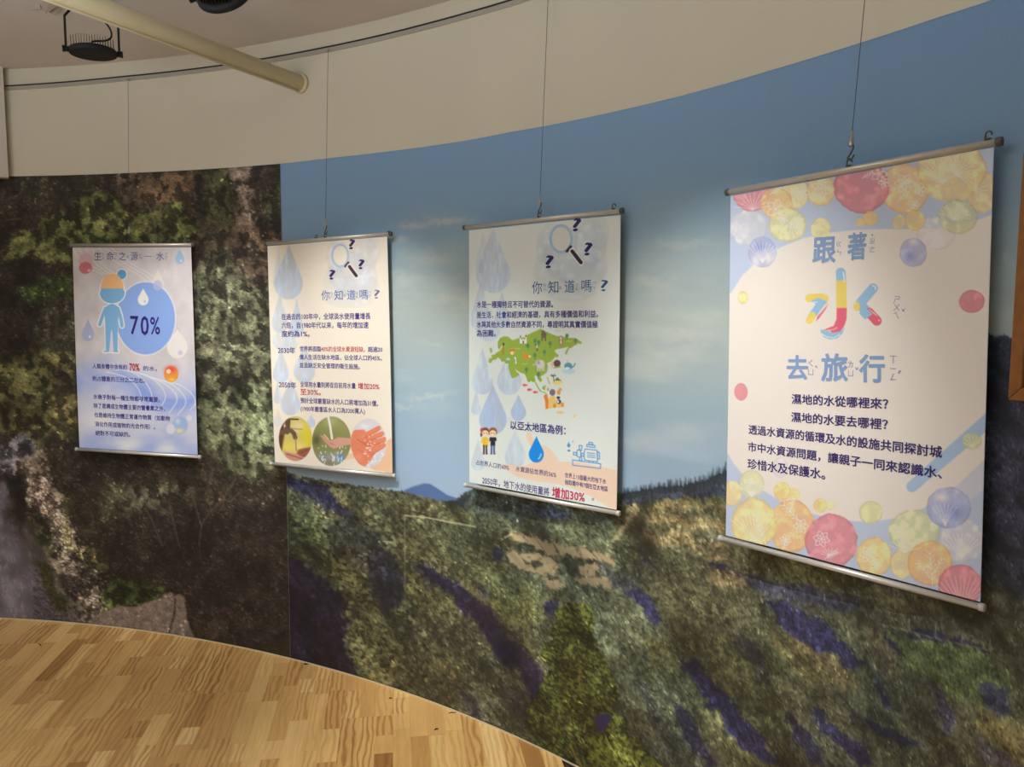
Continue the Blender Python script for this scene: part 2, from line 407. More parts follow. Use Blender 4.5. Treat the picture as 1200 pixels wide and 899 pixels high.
for iu in range(-72, 73):
    board = iu//3; u0 = uc+iu*WS
    rb = random.Random(1000+board); v = vc-5.2+rb.random()*1.2
    while v < vc+5.2:
        L_b = 1.2; cuts = [0]
        rs = random.Random((iu*7919+int(v*100)) & 0xffffff)
        k = 0
        while cuts[-1] < L_b-.12:
            cuts.append(min(L_b, cuts[-1]+rs.choice((.12, .22, .3, .36, .42, .5))))
            if L_b-cuts[-1] < .1: cuts[-1] = L_b
        if cuts[-1] < L_b: cuts.append(L_b)
        for a_, b2 in zip(cuts[:-1], cuts[1:]):
            P = [du*u0+dv*(v+a_), du*(u0+WS)+dv*(v+a_), du*(u0+WS)+dv*(v+b2), du*u0+dv*(v+b2)]
            if min(np.hypot(*(p-cen2)) for p in P) > 4.72: continue
            tone = min(1, max(0, rs.gauss(.55, .22)))
            if max(np.hypot(*(p-cen2)) for p in P) > 4.55: P = clip_circ(P)
            if P is None: continue
            if in_frame(P) and n_vis < 290:
                org = np.mean(P, 0); V, Fc = strip_geo(P, org)
                me = bpy.data.meshes.new('plank'); me.from_pydata(V, [], Fc); me.materials.append(M_WOOD)
                t = me.attributes.new('tone', 'FLOAT', 'POINT'); t.data.foreach_set('value', [tone]*len(V))
                g_ = me.attributes.new('grain', 'FLOAT_VECTOR', 'POINT')
                g_.data.foreach_set('vector', np.array([((np.array(q[:2])+org)@du, (np.array(q[:2])+org)@dv, 0) for q in V], np.float32).ravel())
                o = bpy.data.objects.new('plank', me); COL.objects.link(o); o.parent = floor; o.location = (org[0], org[1], 0); n_vis += 1
            else:
                V, Fc = strip_geo(P, np.zeros(2)); n0 = len(restV); restV += V; restF += [tuple(i+n0 for i in f) for f in Fc]
                restT += [tone]*len(V); restG += [(np.array(q[:2])@du, np.array(q[:2])@dv, 0) for q in V]
        v += L_b
me = bpy.data.meshes.new('plank_field'); me.from_pydata(restV, [], restF); me.materials.append(M_WOOD)
t = me.attributes.new('tone', 'FLOAT', 'POINT'); t.data.foreach_set('value', restT)
g_ = me.attributes.new('grain', 'FLOAT_VECTOR', 'POINT'); g_.data.foreach_set('vector', np.array(restG, np.float32).ravel())
o = bpy.data.objects.new('plank_field', me); COL.objects.link(o); o.parent = floor; o['kind'] = 'stuff'
print('planks', n_vis, len(restF))
structure(ring_wall('baseboard_curved', math.radians(-30), math.radians(80), 221, 0, .005, M_TRIM, off=.0075, thick=.004))

# ------------------------------------------------------------------ murals (printed wallpaper panels on the curved wall)
E0 = .62        # photo brightness of a white sheet on this wall: turns seen colour into ink colour
def ink(rgb, e=E0, top=.92): return np.clip(lin(rgb)/e, 0, top)
def mural_grid(t0, t1, pxstep, rows):
    ths = [t0]; 
    while ths[-1] < t1:
        th = ths[-1]; a = wall(th); p = np.array([a[0], a[1], 1.3]); d = max((p-CAM)@FW, .5)
        e = 1e-3; x0 = proj(p)[0]; b2 = wall(th+e); x1 = proj(np.array([b2[0], b2[1], 1.3]))[0]
        ths.append(th+np.clip(pxstep*e/max(x1-x0, 1e-6), .0002, .004))
    ths = np.array(ths); n = (len(ths)//2)*2; ths = ths[:n]
    zt = mural_top(ths); W_ = wall(ths, .004)
    v = np.linspace(1, 0, rows)[:, None]; Z = .006+(zt[None]-.006)*v
    P = np.empty((rows, n, 3), np.float64); P[..., 0] = W_[None, :, 0]; P[..., 1] = W_[None, :, 1]; P[..., 2] = Z
    X, Y = proj(P); return ths, P, X, Y
def leaves(pr, P, idx, n, rpx, gain, tint=(0, 0, 0), elong=1.6, ang=None, seed=1, src=None):
    """scatter small leaf-shaped dabs of ink; rpx = half-length in photo pixels"""
    if len(idx) == 0: return
    rg = np.random.default_rng(seed); H, W = pr.sh
    k = idx[rg.integers(0, len(idx), n)]; r, c = k//W, k % W
    src = pr.c if src is None else src
    base = src[k]; g = gain(rg, n)[:, None]; col = np.clip(base*g+A3(tint)*np.maximum(g-1, 0), 2, 255)
    dxc = np.gradient(pr.X, axis=1); dyc = np.gradient(pr.Y, axis=0)
    sx = np.abs(dxc[r, c]); sy = np.abs(dyc[r, c])
    a = rg.uniform(0, math.pi, n) if ang is None else ang+rg.normal(0, .35, n)
    rad = rpx*rg.uniform(.6, 1.3, n); b_ = rad/elong
    m = int(math.ceil(rpx*1.3/.45))+1
    for dr in range(-m, m+1):
        for dc in range(-m, m+1):
            x = dc*sx; y = dr*sy; u = x*np.cos(a)+y*np.sin(a); v = -x*np.sin(a)+y*np.cos(a)
            ok = (u/rad)**2+(v/b_)**2 <= 1
            if not ok.any(): continue
            rr_ = r[ok]+dr; cc = c[ok]+dc; q = (rr_ >= 0) & (rr_ < H) & (cc >= 0) & (cc < W)
            pr.c[rr_[q]*W+cc[q]] = col[ok][q]
def modulate(pr, P, ths, i, amp, sc, seed, oct=5, lo=.3):
    W = pr.sh[1]; s_ = (ths*4.75)[i % W]; z = P[..., 2].ravel()[i]
    n = fbm(s_*sc, z*sc, oct, seed); pr.c[i] *= np.clip(1+amp*2.2*n, lo, 3)[:, None]; return n
def finish_mural(name, pr, P, ths, label, e=E0):
    H, W = pr.sh; C = pr.C.reshape(H//2, 2, W//2, 2, 3)
    Cl = lin(C); C = Cl.mean((1, 3))*.45+Cl[:, 0, :, 0]*.55; Q = P.reshape(H//2, 2, W//2, 2, 3)
    Q = Q.mean((1, 3)); Q[0, :, 2] = P[0, ::2, 2]; Q[-1, :, 2] = P[-1, ::2, 2]; Q[:, 0] = P[::2, 0]; Q[:, -1] = P[::2, -1]
    Q[0, 0] = P[0, 0]; Q[0, -1] = P[0, -1]; Q[-1, 0] = P[-1, 0]; Q[-1, -1] = P[-1, -1]
    B = Q.copy(); d = B[..., :2]-np.array([CX, CY]); d /= np.linalg.norm(d, axis=-1, keepdims=True); B[..., :2] += d*.0035
    o = grid_mesh(name, Q, np.clip(C/e, 0, .92), M_PRINT, back=B); tag(o, label, 'mural'); return o

# ---- forest and waterfall panel
ROWS = 1040
ths, P, X, Y = mural_grid(math.radians(-12), TH_SEAM-.0004, .8, ROWS)
pr = Print(X, Y, (44, 37, 27)); pr.warp(11, 22, 3, 4)
al = np.arange(pr.x.size)
# broad colour areas
pr.poly([(-400,150),(60,190),(60,300),(20,420),(-400,450)], (34,30,24), .8, 20, w=True)
pr.poly([(-60,240),(60,205),(120,200),(100,222),(40,262),(0,262)], (58,46,33), .8, 12, w=True)
pr.poly([(8,212),(100,205),(104,222),(50,240)], (52,55,32), .7, 12, w=True)
pr.poly([(136,196),(240,190),(246,240),(232,262),(215,236),(180,240),(150,240)], (92,70,48), .85, 9, w=True)
pr.poly([(206,200),(262,194),(262,262),(250,300),(228,330),(214,290),(226,250)], (88,62,42), .55, 9, w=True)
pr.poly([(228,200),(268,196),(275,250),(262,296),(240,290),(232,245)], (68,72,40), .85, 9, w=True)
pr.poly([(262,194),(310,194),(296,232),(308,270),(292,300),(276,262),(278,225)], (112,97,84), .9, 7, w=True)
pr.poly([(296,196),(331,192),(331,290),(306,270),(300,232)], (58,52,38), .9, 7, w=True)
pr.poly([(305,225),(331,215),(331,262),(310,262)], (66,68,42), .7, 8, w=True)
pr.poly([(230,262),(331,262),(331,330),(300,345),(235,300)], (86,68,52), .75, 10, w=True)
pr.poly([(84,236),(103,223),(124,226),(149,245),(174,251),(199,233),(215,236),(215,255),(230,258),(233,273),(218,286),(81,288),(66,276),(47,267),(47,252),(70,245)], (80,86,40), .95, 7, w=True)
pr.poly([(4,296),(20,270),(47,268),(78,280),(86,304),(62,314),(40,297),(14,302)], (86,92,44), .95, 6, w=True)
pr.poly([(16,344),(40,329),(81,320),(90,336),(62,349),(31,354)], (56,70,30), .95, 6, w=True)
pr.poly([(30,380),(60,350),(88,345),(90,400),(60,412),(35,405)], (66,68,46), .6, 9, w=True)
pr.poly([(-60,425),(30,410),(92,415),(92,520),(60,500),(40,530),(10,510),(-60,500)], (84,82,42), .9, 11, w=True)
pr.poly([(52,430),(92,425),(92,505),(58,500)], (108,92,50), .55, 10, w=True)
pr.poly([(232,300),(262,296),(300,335),(331,345),(331,540),(300,545),(258,500),(236,470),(228,380)], (96,99,70), .9, 18, w=True)
pr.poly([(232,460),(331,450),(331,545),(300,565),(262,548),(238,520)], (84,90,60), .8, 16, w=True)
pr.poly([(110,560),(180,575),(172,602),(130,612),(100,590)], (70,70,50), .6, 12, w=True)
pr.poly([(150,575),(215,560),(235,575),(190,600),(150,602)], (82,80,62), .55, 10, w=True)
pr.poly([(232,555),(300,565),(331,580),(331,620),(240,620)], (64,52,42), .6, 16, w=True)
pr.poly([(231,600),(340,590),(340,790),(231,790)], (40,31,25), .9, 14, w=True)
pr.poly([(150,600),(235,590),(245,740),(200,690),(150,670)], (42,33,27), .7, 14, w=True)
# cliff, stream bed, waterfall
pr.poly([(30,535),(52,520),(60,560),(80,600),(104,650),(120,700),(126,735),(60,735),(60,690),(40,620),(30,590)], (104,90,74), .95, 5, w=True)
pr.poly([(34,560),(52,556),(60,600),(48,610),(38,590)], (140,108,92), .8, 4, w=True)
pr.poly([(-60,535),(6,520),(24,505),(37,515),(36,532),(24,545),(16,568),(6,552)], (96,90,94), .95, 3, w=True)
pr.poly([(6,556),(22,560),(34,545),(30,600),(22,612),(8,590)], (30,24,22), .9, 3, w=True)
pr.poly([(-60,560),(2,565),(8,600),(24,640),(48,680),(70,706),(104,735),(-60,740)], (92,83,90), .97, 8, w=True)
pr.poly([(24,610),(50,650),(70,690),(90,715),(70,712),(44,690),(24,655)], (96,84,82), .7, 7, w=True)
pr.glow(10, 690, 16, 60, (132,122,130), .7); pr.glow(-2, 610, 8, 60, (112,102,112), .6); pr.glow(28, 715, 5, 26, (120,110,116), .5)
pr.poly([(36,652),(48,656),(62,680),(82,700),(78,716),(60,704),(46,684)], (58,58,26), .95, 4, w=True)
pr.poly([(22,595),(40,600),(70,640),(66,656),(40,635)], (60,60,38), .75, 5, w=True)
pr.poly([(118,700),(126,684),(150,682),(178,684),(196,690),(186,708),(150,712),(122,716)], (62,76,32), .95, 5, w=True)
pr.poly([(66,580),(84,590),(82,605),(92,640),(112,645),(122,670),(112,676),(96,656),(78,640)], (92,86,44), .7, 6, w=True)
base = pr.c.copy()
# crown and clump relief
W_ = pr.sh[1]; smooth = (pr.x < 100) & (pr.y > 560) & (pr.x < 8+(pr.y-560)*.52)
veg = np.nonzero(~smooth)[0]; rock = np.nonzero(smooth)[0]
modulate(pr, P, ths, veg, .60, 7, 3, 5); modulate(pr, P, ths, veg, .45, 34, 8, 3); modulate(pr, P, ths, rock, .25, 12, 5, 5)
src = pr.c.copy()
# foliage dabs
n = len(veg)
leaves(pr, P, veg, n//8, 1.6, lambda g, k: np.exp(g.normal(-.05, .34, k)), (6, 6, 2), 2.0, seed=2, src=src)
bright = veg[(base[veg].sum(1) > 165)]
cl = fbm((ths*4.75)[bright % W_]*26, P[..., 2].ravel()[bright]*26, 3, 31)
leaves(pr, P, bright[cl > .02], len(bright)//9, 1.35, lambda g, k: g.uniform(1.05, 1.55, k), (10, 11, 6), 2.2, seed=3, src=src)
leaves(pr, P, bright[cl < -.06], len(bright)//10, 1.6, lambda g, k: g.uniform(.35, .75, k), (0, 0, 0), 1.8, seed=4, src=src)
rg_ = np.random.default_rng(9)
st = np.nonzero((pr.x > 26) & (pr.x < 125) & (pr.y > 560) & (pr.x > (pr.y-575)*.6+18) & (pr.x < (pr.y-540)*.62+40))[0]
leaves(pr, P, st, 2600, 1.1, lambda g, k: g.uniform(.3, 1.9, k), (20, 18, 14), 1.3, seed=5)
fl = rock[(fbm(pr.x[rock]*.9, pr.y[rock]*.10, 3, 12) > .08)]
leaves(pr, P, fl, 4200, 3.2, lambda g, k: g.uniform(1.0, 1.25, k), (8, 8, 9), 5, ang=1.45, seed=6)
lower = rock[(pr.x[rock] > 40) & (pr.y[rock] > 660)]
leaves(pr, P, lower, 1500, 2.6, lambda g, k: g.uniform(.55, 1.2, k), (8, 8, 9), 3, ang=.65, seed=7)
# twigs and trunks
def twig(pts, wd, col, a=.8): pr.line(pts, wd, col, a, .9)
for pts in ([(233,640),(236,615),(247,598),(262,585),(276,560)], [(247,600),(243,575),(250,548)], [(236,618),(228,590),(222,570)], [(262,585),(270,588),(282,575)],
            [(255,602),(262,590),(266,570)], [(210,640),(204,615),(198,590)], [(190,640),(178,610),(172,598)]):
    twig(pts, 1.3, (98,82,66), .75)
for pts in ([(183,287),(181,262),(176,246),(170,236)], [(181,262),(190,250),(196,240)], [(176,268),(162,258),(152,250)], [(176,246),(186,240)], [(183,275),(196,268)]):
    twig(pts, 1., (140,120,98), .8)
for pts in ([(232,328),(240,315),(246,300),(243,290)], [(246,310),(256,300),(264,296)], [(262,330),(276,318),(290,312),(302,300)], [(250,308),(268,322),(282,325)],
            [(70,318),(78,326),(88,330)], [(68,330),(74,316)], [(70,432),(82,438),(90,440)], [(84,420),(80,432),(86,444)], [(10,232),(22,228),(30,218)], [(6,258),(24,256)]):
    twig(pts, 1., (128,110,92), .6)
twig([(304,200),(298,214),(300,226),(290,240)], 1.2, (40,32,26), .8); twig([(283,236),(294,228),(300,222)], 1., (44,36,30), .8)
for cx_, cy_, r_ in ((282,705,26), (322,742,30), (250,748,22), (302,752,20), (352,760,18)):
    for k in range(11):
        a_ = -2.9+k*.27; pr.line([(cx_, cy_), (cx_+r_*.55*math.cos(a_), cy_+r_*.5*math.sin(a_)-2), (cx_+r_*math.cos(a_), cy_+r_*.75*math.sin(a_)+3)], .9, (78,66,54), .5)
pr.poly([(312,790),(318,755),(335,748),(350,752),(372,762),(372,790)], (50,46,26), .5, 6, w=True)
# boulder
stone = [(98,738),(103,728),(112,722),(120,716),(132,713),(140,710.5),(160,711.5),(168,707),(176,705),(190,700),(191,696),(202,694.5),(204,697),(204.5,708),(202,724),(198,738),(195,750)]
pr.poly(stone, (126,107,92), 1, 1.6, tex=.28)
pr.poly([(206,697),(210,696.5),(214,699),(217,711),(219,726),(223,737),(229,752),(200,748),(199,741),(203.5,722)], (120,103,88), 1, 1.6, tex=.28)
pr.poly([(207,697),(213,698),(215,705),(209,703)], (128,118,66), .6, 2)
pr.line([(204.8,696),(205,712),(202.5,726),(197,744),(195,752)], 1.7, (20,14,12), 1)
pr.line([(140,733),(158,730),(170,726),(180,728)], 1, (96,76,62), .5); pr.line([(126,741),(150,738),(176,742)], 1, (150,130,112), .5)
ib = np.nonzero((pr.x > 98) & (pr.x < 230) & (pr.y > 694))[0]; ib = ib[pr.c[ib].sum(1) > 240]
leaves(pr, P, ib, 1500, 1.2, lambda g, k: np.exp(g.normal(0, .12, k)), (10, 9, 8), 1.5, seed=8)
for q in ((212,733,1.6),(217,728,1.5),(214,738,1.2),(194,699,1.2),(187,703,1.2),(162,722,1),(215,744,1.2)): pr.ell(*q[:2], q[2], q[2], (205,190,172), .9)
pr.c[:] = (pr.c*.78+pr.c.mean(1, keepdims=True)*.22)*A3((.95, .96, .98))
finish_mural('forest_mural', pr, P, ths, 'dark forest and waterfall photo mural covering the far left of the curved wall', .68)

# ---- mountain and sky panel
ths, P, X, Y = mural_grid(TH_SEAM+.0004, math.radians(67), .8, 1100)
pr = Print(X, Y, (100,140,170)); pr.warp(9, 24, 5, 5)
# sky: colour follows height on the print, clouds are thin banks
z = P[..., 2]; sW = np.broadcast_to((ths*4.75)[None], z.shape)
kz = [0, 1.0, 1.25, 1.45, 1.6, 1.75, 1.9, 2.05, 2.35]
kc = np.array([(152,178,206),(152,178,204),(150,176,192),(162,180,184),(168,182,180),(152,174,182),(134,166,190),(126,160,194),(122,158,196)], float)
for k in range(3): pr.C[..., k] = np.interp(z, kz, kc[:, k])
xr = np.clip((X-760)/440, 0, 1)
pr.C += (xr*np.clip((z-1.4)/.5, 0, 1))[..., None]*A3((-12, -12, -10))
n1 = fbm(sW*2.2+3, z*9, 5, 4); n2_ = fbm(sW*6, z*26, 4, 14)
cb = np.exp(-((z-1.50)/.26)**2)
cl = np.clip((n1+.35*n2_-.02)*4.2, 0, 1)*cb*np.clip(1.15-xr*.6, 0, 1)
pr.C += cl[..., None]*(A3((196,204,196))-pr.C)*.55
cl2 = np.clip((fbm(sW*1.6+9, z*7, 5, 24)-.05)*4, 0, 1)*np.exp(-((z-1.15)/.14)**2)
pr.C += cl2[..., None]*(A3((180,196,216))-pr.C)*.6
for cx_, cy_, rx_, ry_, a_ in ((520,257,36,5,.5),(480,262,24,5,.45),(462,282,18,6,.4),(505,300,45,12,.35),(470,330,30,12,.35),(530,352,26,7,.35),(505,466,32,5,.5),(475,478,24,4,.4),(800,285,40,9,.35),(760,330,40,9,.4),(800,395,44,9,.4),(770,410,30,6,.35),(800,505,40,14,.35),(750,520,30,14,.3),(1175,300,12,6,.25)):
    pr.glow(cx_, cy_, rx_, ry_, (206,208,196), a_, w=True)
# far blue mountain, then the ridge
pr.poly([(462,590),(474,574),(484,570),(497,566.3),(504,567),(512,572),(524,580),(536,584),(545,592)], (84,110,158), 1, 1.4)
sky_line = [(331,552),(345,556),(372,562),(400,566),(430,571),(466,575.5),(486,580),(510,586),(534,586),(543,578),(556,572),(600,566),(660,572),(700,578),(728,578),(745,575),(760,572),(780,570),(800,568),(815,565),(830,561),(842,556),(852,551),(880,540),(930,520),(990,490),(1040,455),(1090,430),(1140,396),(1160,391),(1168,394),(1176,391),(1184,396),(1200,398),(1300,380),(1500,330),(2000,260)]
SLx = np.array([p[0] for p in sky_line], float); SLy = np.array([p[1] for p in sky_line], float)
jag = fbm(pr.x/3.1, pr.x*0+2.2, 3, 7)*5
inl = np.nonzero(pr.y > np.interp(pr.x, SLx, SLy)+jag)[0]
pr.c[inl] = A3((98,98,60))
land = np.zeros(pr.x.size, bool); land[inl] = True
def L_(P_, col, a=1., e=8, w=True): 
    keep = pr.c[~land].copy() if False else None
    q = A3(P_); i, x, y = pr.sel(q[:, 0].min()-e-1, q[:, 1].min()-e-1, q[:, 0].max()+e+1, q[:, 1].max()+e+1, w)
    if not len(i): return
    d = pr.sdf(x, y, q); a_ = np.clip(.5-d/e, 0, 1)*a*land[i]; pr.put(i, a_, col)
NAVY = (40,38,66)
L_([(331,545),(480,560),(600,560),(720,575),(720,640),(600,630),(480,620),(331,600)], (98,104,76), .8, 22)
L_([(536,570),(600,560),(728,575),(728,612),(640,612),(560,600),(535,590)], (84,104,100), .85, 10)
L_([(728,574),(800,566),(856,548),(856,582),(800,584),(760,585),(728,595)], (56,66,84), .95, 3)
L_([(852,540),(1160,380),(1600,300),(1600,700),(1180,690),(1060,700),(900,640),(852,600)], (72,78,86), .9, 14)
L_([(1150,385),(1215,385),(1700,300),(1700,760),(1200,720),(1150,640)], (60,66,84), .9, 10)
L_([(940,700),(1080,690),(1180,700),(1700,650),(1700,1400),(900,1000)], (92,92,70), .7, 40)
L_([(331,620),(440,600),(560,640),(620,720),(600,880),(331,800)], (88,86,52), .8, 40)
L_([(600,650),(760,640),(800,800),(900,1000),(640,950)], (96,106,84), .7, 40)
L_([(730,600),(850,610),(930,700),(900,760),(760,720)], (104,104,74), .7, 24)
L_([(480,700),(560,730),(640,820),(660,880),(560,850),(460,800)], (92,88,60), .7, 20)
# lit knolls
for q, c_, e_ in (([(345,575),(400,575),(440,600),(470,640),(430,640),(390,610)], (122,112,72), 10), ([(455,590),(520,590),(560,600),(540,650),(500,640)], (118,116,72), 12),
    ([(478,640),(520,650),(560,680),(600,720),(560,700),(500,668)], (112,108,66), 12), ([(570,700),(620,690),(640,720),(600,740)], (112,118,66), 14),
    ([(331,600),(370,600),(420,628),(400,650),(331,640)], (98,106,62), 10), ([(560,670),(620,680),(650,700),(580,705)], (112,120,74), 10),
    ([(900,740),(950,750),(990,800),(940,800)], (118,104,62), 12), ([(955,752),(985,760),(1010,800),(985,810)], (128,110,70), 14),
    ([(1020,730),(1060,760),(1050,800),(1020,780)], (116,104,74), 10), ([(1035,738),(1160,764),(1190,800),(1160,835),(1110,815),(1066,782)], (92,106,58), 6),
    ([(1140,830),(1200,850),(1260,900),(1150,899)], (112,100,58), 14), ([(700,880),(760,850),(860,899),(700,899)], (96,100,80), 12), ([(750,740),(800,760),(790,800),(760,790)], (108,106,60), 10)):
    L_(q, c_, .8, e_)
# golden terraces near the ridge
for q in ([(757,592),(775,585),(812,588),(852,596),(852,604),(815,598),(780,600)], [(765,606),(790,604),(852,612),(852,622),(800,622),(770,614)], [(752,628),(780,622),(852,634),(852,640),(800,638),(765,636)],
          [(760,596),(772,602),(766,614),(752,610)], [(830,662),(858,668),(888,682),(870,692),(845,688),(832,676)], [(812,640),(852,646),(852,655),(830,655)]):
    L_(q, (178,148,92), .7, 5)
L_([(738,592),(746,590),(740,606),(730,628),(716,642),(714,636),(726,618),(733,602)], (206,188,132), .9, 2)
L_([(720,640),(760,645),(800,650),(830,660),(800,668),(750,660)], (108,112,76), .7, 8)
# farm plots
PL = (176,152,110)
for q in ([(597.5,625.5),(612,627),(640,633),(664,638.5),(680,641),(664,652),(652,652),(640,651),(625,642.5),(588,632)], [(681,641),(700,647),(716,653),(723,658),(722,663),(712,664),(697,656),(683,650)],
          [(591,646),(603,651),(610,654),(635,652),(648,656),(655,662),(655,672),(640,678),(633,678),(622,673),(608,670),(600,660)], [(680,659),(690,658.5),(702,662.5),(701,668),(699,675),(684,671)],
          [(670,672),(684,671.5),(700,675),(720,682),(717,686),(690,682),(675,680)], [(637,681),(657,679),(657,686),(645,688)], [(664,650),(678,643),(683,651),(672,655)]):
    L_(q, PL, .95, 2)
for q in ([(620,664),(618,659),(632,662),(634,668)], [(664,655),(678,656),(680,672),(666,676),(660,668)], [(603,640),(622,641),(636,652),(612,650),(602,646)], [(666,651),(690,655),(700,662),(684,660)], [(578,638),(587,636),(588,655),(578,655)]):
    L_(q, (62,74,54) if q[0][0] != 578 else NAVY, .9, 2.5)
for l_ in ([(612,628),(626,642)], [(628,632),(640,648)], [(648,636),(655,650)], [(640,655),(645,668)], [(653,660),(640,676)], [(690,644),(700,655)], [(700,648),(712,662)], [(597,624),(640,632),(700,646),(722,656)], [(635,653),(660,651),(690,655)], [(640,679),(660,676),(700,676)], [(690,664),(688,672)], [(612,668),(634,654)]):
    pr.line(l_, .9, (118,96,62), .7)
pr.line([(600,623.5),(640,629.5),(668,636)], 1, (70,66,50), .8); pr.line([(588,632),(601,624)], 1.4, (226,206,160), .8)
pre = pr.c.copy()
# hollows that the sun of the picture does not reach
def SH(q, c_=NAVY, a=.93, e=5): L_(q, c_, a, e)
SH([(320,655),(345,652),(372,668),(392,690),(404,712),(412,735),(408,768),(420,792),(390,800),(300,780)], (32,27,46), .97, 10)
SH([(320,560),(352,561),(376,570),(396,588),(424,606),(404,606),(372,592),(350,578),(320,572)], (44,44,80), .92, 6)
SH([(372,612),(420,606),(452,640),(474,672),(474,700),(450,708),(440,690),(418,668),(395,650)], (50,50,44), .85, 14)
SH([(432,640),(460,650),(476,700),(450,730),(430,690)], (38,36,48), .8, 12)
SH([(484,660),(505,665),(528,680),(562,702),(598,744),(628,776),(648,800),(640,826),(624,822),(598,782),(570,748),(540,712),(508,684)], (38,35,66), .96, 7)
SH([(598,800),(624,830),(640,868),(620,862),(596,820)], (58,54,72), .6, 8); SH([(520,790),(545,806),(580,850),(560,846),(530,812)], (46,44,54), .7, 9)
SH([(640,702),(652,700),(656,718),(648,724),(640,716)], (46,46,88)); SH([(612,590),(640,588),(664,598),(660,612),(636,606)], (58,68,116), .7)
SH([(560,682),(575,690),(580,700),(566,702)], (52,52,84), .7); SH([(700,668),(740,672),(752,700),(730,690)], (64,66,100), .5, 12)
SH([(733,690),(752,684),(772,714),(770,730),(752,718)], (46,46,90), .95); SH([(822,654),(850,660),(854,668),(832,664)], (50,50,92), .9, 3)
SH([(750,640),(762,640),(770,668),(752,664)], (70,72,100), .6)
SH([(899,703),(927,707),(961,724),(992,752),(1012,779),(996,782),(976,766),(939,751),(916,739)], (46,44,82)); SH([(856,668),(900,684),(960,690),(1010,704),(990,716),(930,706),(880,694)], (62,62,100), .75, 8)
SH([(797,770),(812,772),(824,782),(842,803),(864,833),(888,860),(914,899),(888,892),(862,864),(833,826),(806,792)], (44,42,82), .96, 4)
SH([(786,824),(800,830),(830,870),(842,899),(826,899),(805,866),(790,842)], (46,44,78), .85, 5)
SH([(948,826),(976,847),(1008,870),(1024,899),(1008,899),(984,875),(961,852)], (44,42,80), .93, 4); SH([(923,835),(936,845),(956,870),(968,899),(950,899),(934,872)], (54,52,92), .8, 5)
SH([(1028,785),(1036,800),(1049,824),(1040,829),(1031,808)], (44,44,80), .9, 4); SH([(998,828),(1029,846),(1063,862),(1081,874),(1059,877),(1028,859)], (44,42,78), .9, 5)
SH([(1032,736),(1056,767),(1051,770),(1036,750)], (44,42,76), .9, 3); SH([(1078,788),(1114,824),(1118,860),(1104,852),(1094,818)], (58,58,90), .8, 6)
SH([(1064,735),(1160,757),(1164,764),(1090,752),(1064,743)], (46,44,80), .9, 3); SH([(1146,801),(1182,806),(1182,838),(1158,832)], (52,54,84), .85, 7)
SH([(1140,858),(1180,880),(1200,899),(1150,899)], (58,56,90), .6, 8); SH([(856,740),(880,745),(905,800),(890,800)], (66,64,88), .5, 8); SH([(740,790),(756,800),(775,850),(765,850)], (64,62,92), .5, 7)
SH([(1158,420),(1210,430),(1210,640),(1158,620)], (54,56,84), .6, 12)
landi = np.nonzero(land)[0]; W_ = pr.sh[1]
# spurs and gullies that run down to the right, printed light and dark
lx, ly = pr.x[landi], pr.y[landi]; al_, pe_ = lx*.62+ly*.78, lx*.78-ly*.62
g1 = fbm(pe_/26+2.5*fbm(al_/160, pe_/160, 3, 55), al_/150, 4, 51); g2 = fbm(pe_/9, al_/60, 3, 61)
pr.c[landi] *= (1+.95*g1+.35*g2)[:, None]
vk = pr.c[landi].sum(1)
farm = (pre[landi][:, 0] > 150) & (pr.y[landi] < 692) & (pr.x[landi] < 730)
rel = landi[~farm]
modulate(pr, P, ths, rel, .42, 9, 3, 5, .5); modulate(pr, P, ths, rel, .40, 46, 8, 3, .5)
# tiny hue drift between conifer and broadleaf stands
hd = fbm((ths*4.75)[rel % W_]*5, P[..., 2].ravel()[rel]*5, 3, 41); pr.c[rel] += hd[:, None]*A3((26, 4, -16))
src = pr.c.copy()
lum = src.sum(1)
lit = rel[lum[rel] > 170]; dk = rel[lum[rel] <= 170]
ysc = np.clip(pr.y[lit]/900, .5, 1)
leaves(pr, P, lit, len(lit)//7, 1.45, lambda g, k: np.exp(g.normal(-.03, .27, k)), (10, 10, 4), 2.0, ang=1.35, seed=12, src=src)
leaves(pr, P, lit, len(lit)//40, 1.7, lambda g, k: g.uniform(1.1, 1.3, k), (16, 14, 6), 1.7, ang=1.4, seed=13, src=src)
leaves(pr, P, lit, len(lit)//45, 2.0, lambda g, k: g.uniform(.6, .85, k), (0, 0, 0), 1.8, seed=14, src=src)
leaves(pr, P, dk, len(dk)//18, 1.8, lambda g, k: np.exp(g.normal(0, .16, k)), (4, 4, 6), 1.8, seed=15, src=src)
near = lit[(pr.x[lit] > 340) & (pr.x[lit] < 500) & (pr.y[lit] > 600)]
leaves(pr, P, near, len(near)//26, 2.6, lambda g, k: g.uniform(.45, 1.5, k), (8, 9, 2), 1.5, seed=16, src=src)
# conifers standing along the ridge
rg_ = np.random.default_rng(4)
for x0, x1, hh in ((729, 856, 13), (1150, 1230, 5), (536, 552, 4)):
    x_ = x0
    while x_ < x1:
        yb = float(np.interp(x_, SLx, SLy))+3; h_ = hh*rg_.uniform(.6, 1.15)*(.6+.4*(x_-x0)/(x1-x0))
        pr.poly([(x_-1.3, yb+5), (x_-.2, yb-h_), (x_+.3, yb-h_), (x_+1.4, yb+5)], (44,56,66), .95, .9); x_ += rg_.uniform(1.4, 2.9)
for k in range(60):
    x_ = rg_.uniform(729, 856); yb = np.interp(x_, SLx, SLy); pr.line([(x_, yb+4), (x_, yb+14)], .7, (96,100,104), .45)
for x_, y0_, y1_ in ((1065.6,726,739), (1096.6,733,748), (1127.5,743,756), (1160.5,750,763), (966,696,704)): pr.line([(x_, y0_), (x_, y1_)], 1.3, (170,166,150), .8)
pr.line([(1029,731),(1060,738),(1096,748),(1130,756),(1162,762)], 1.1, (170,158,110), .8)
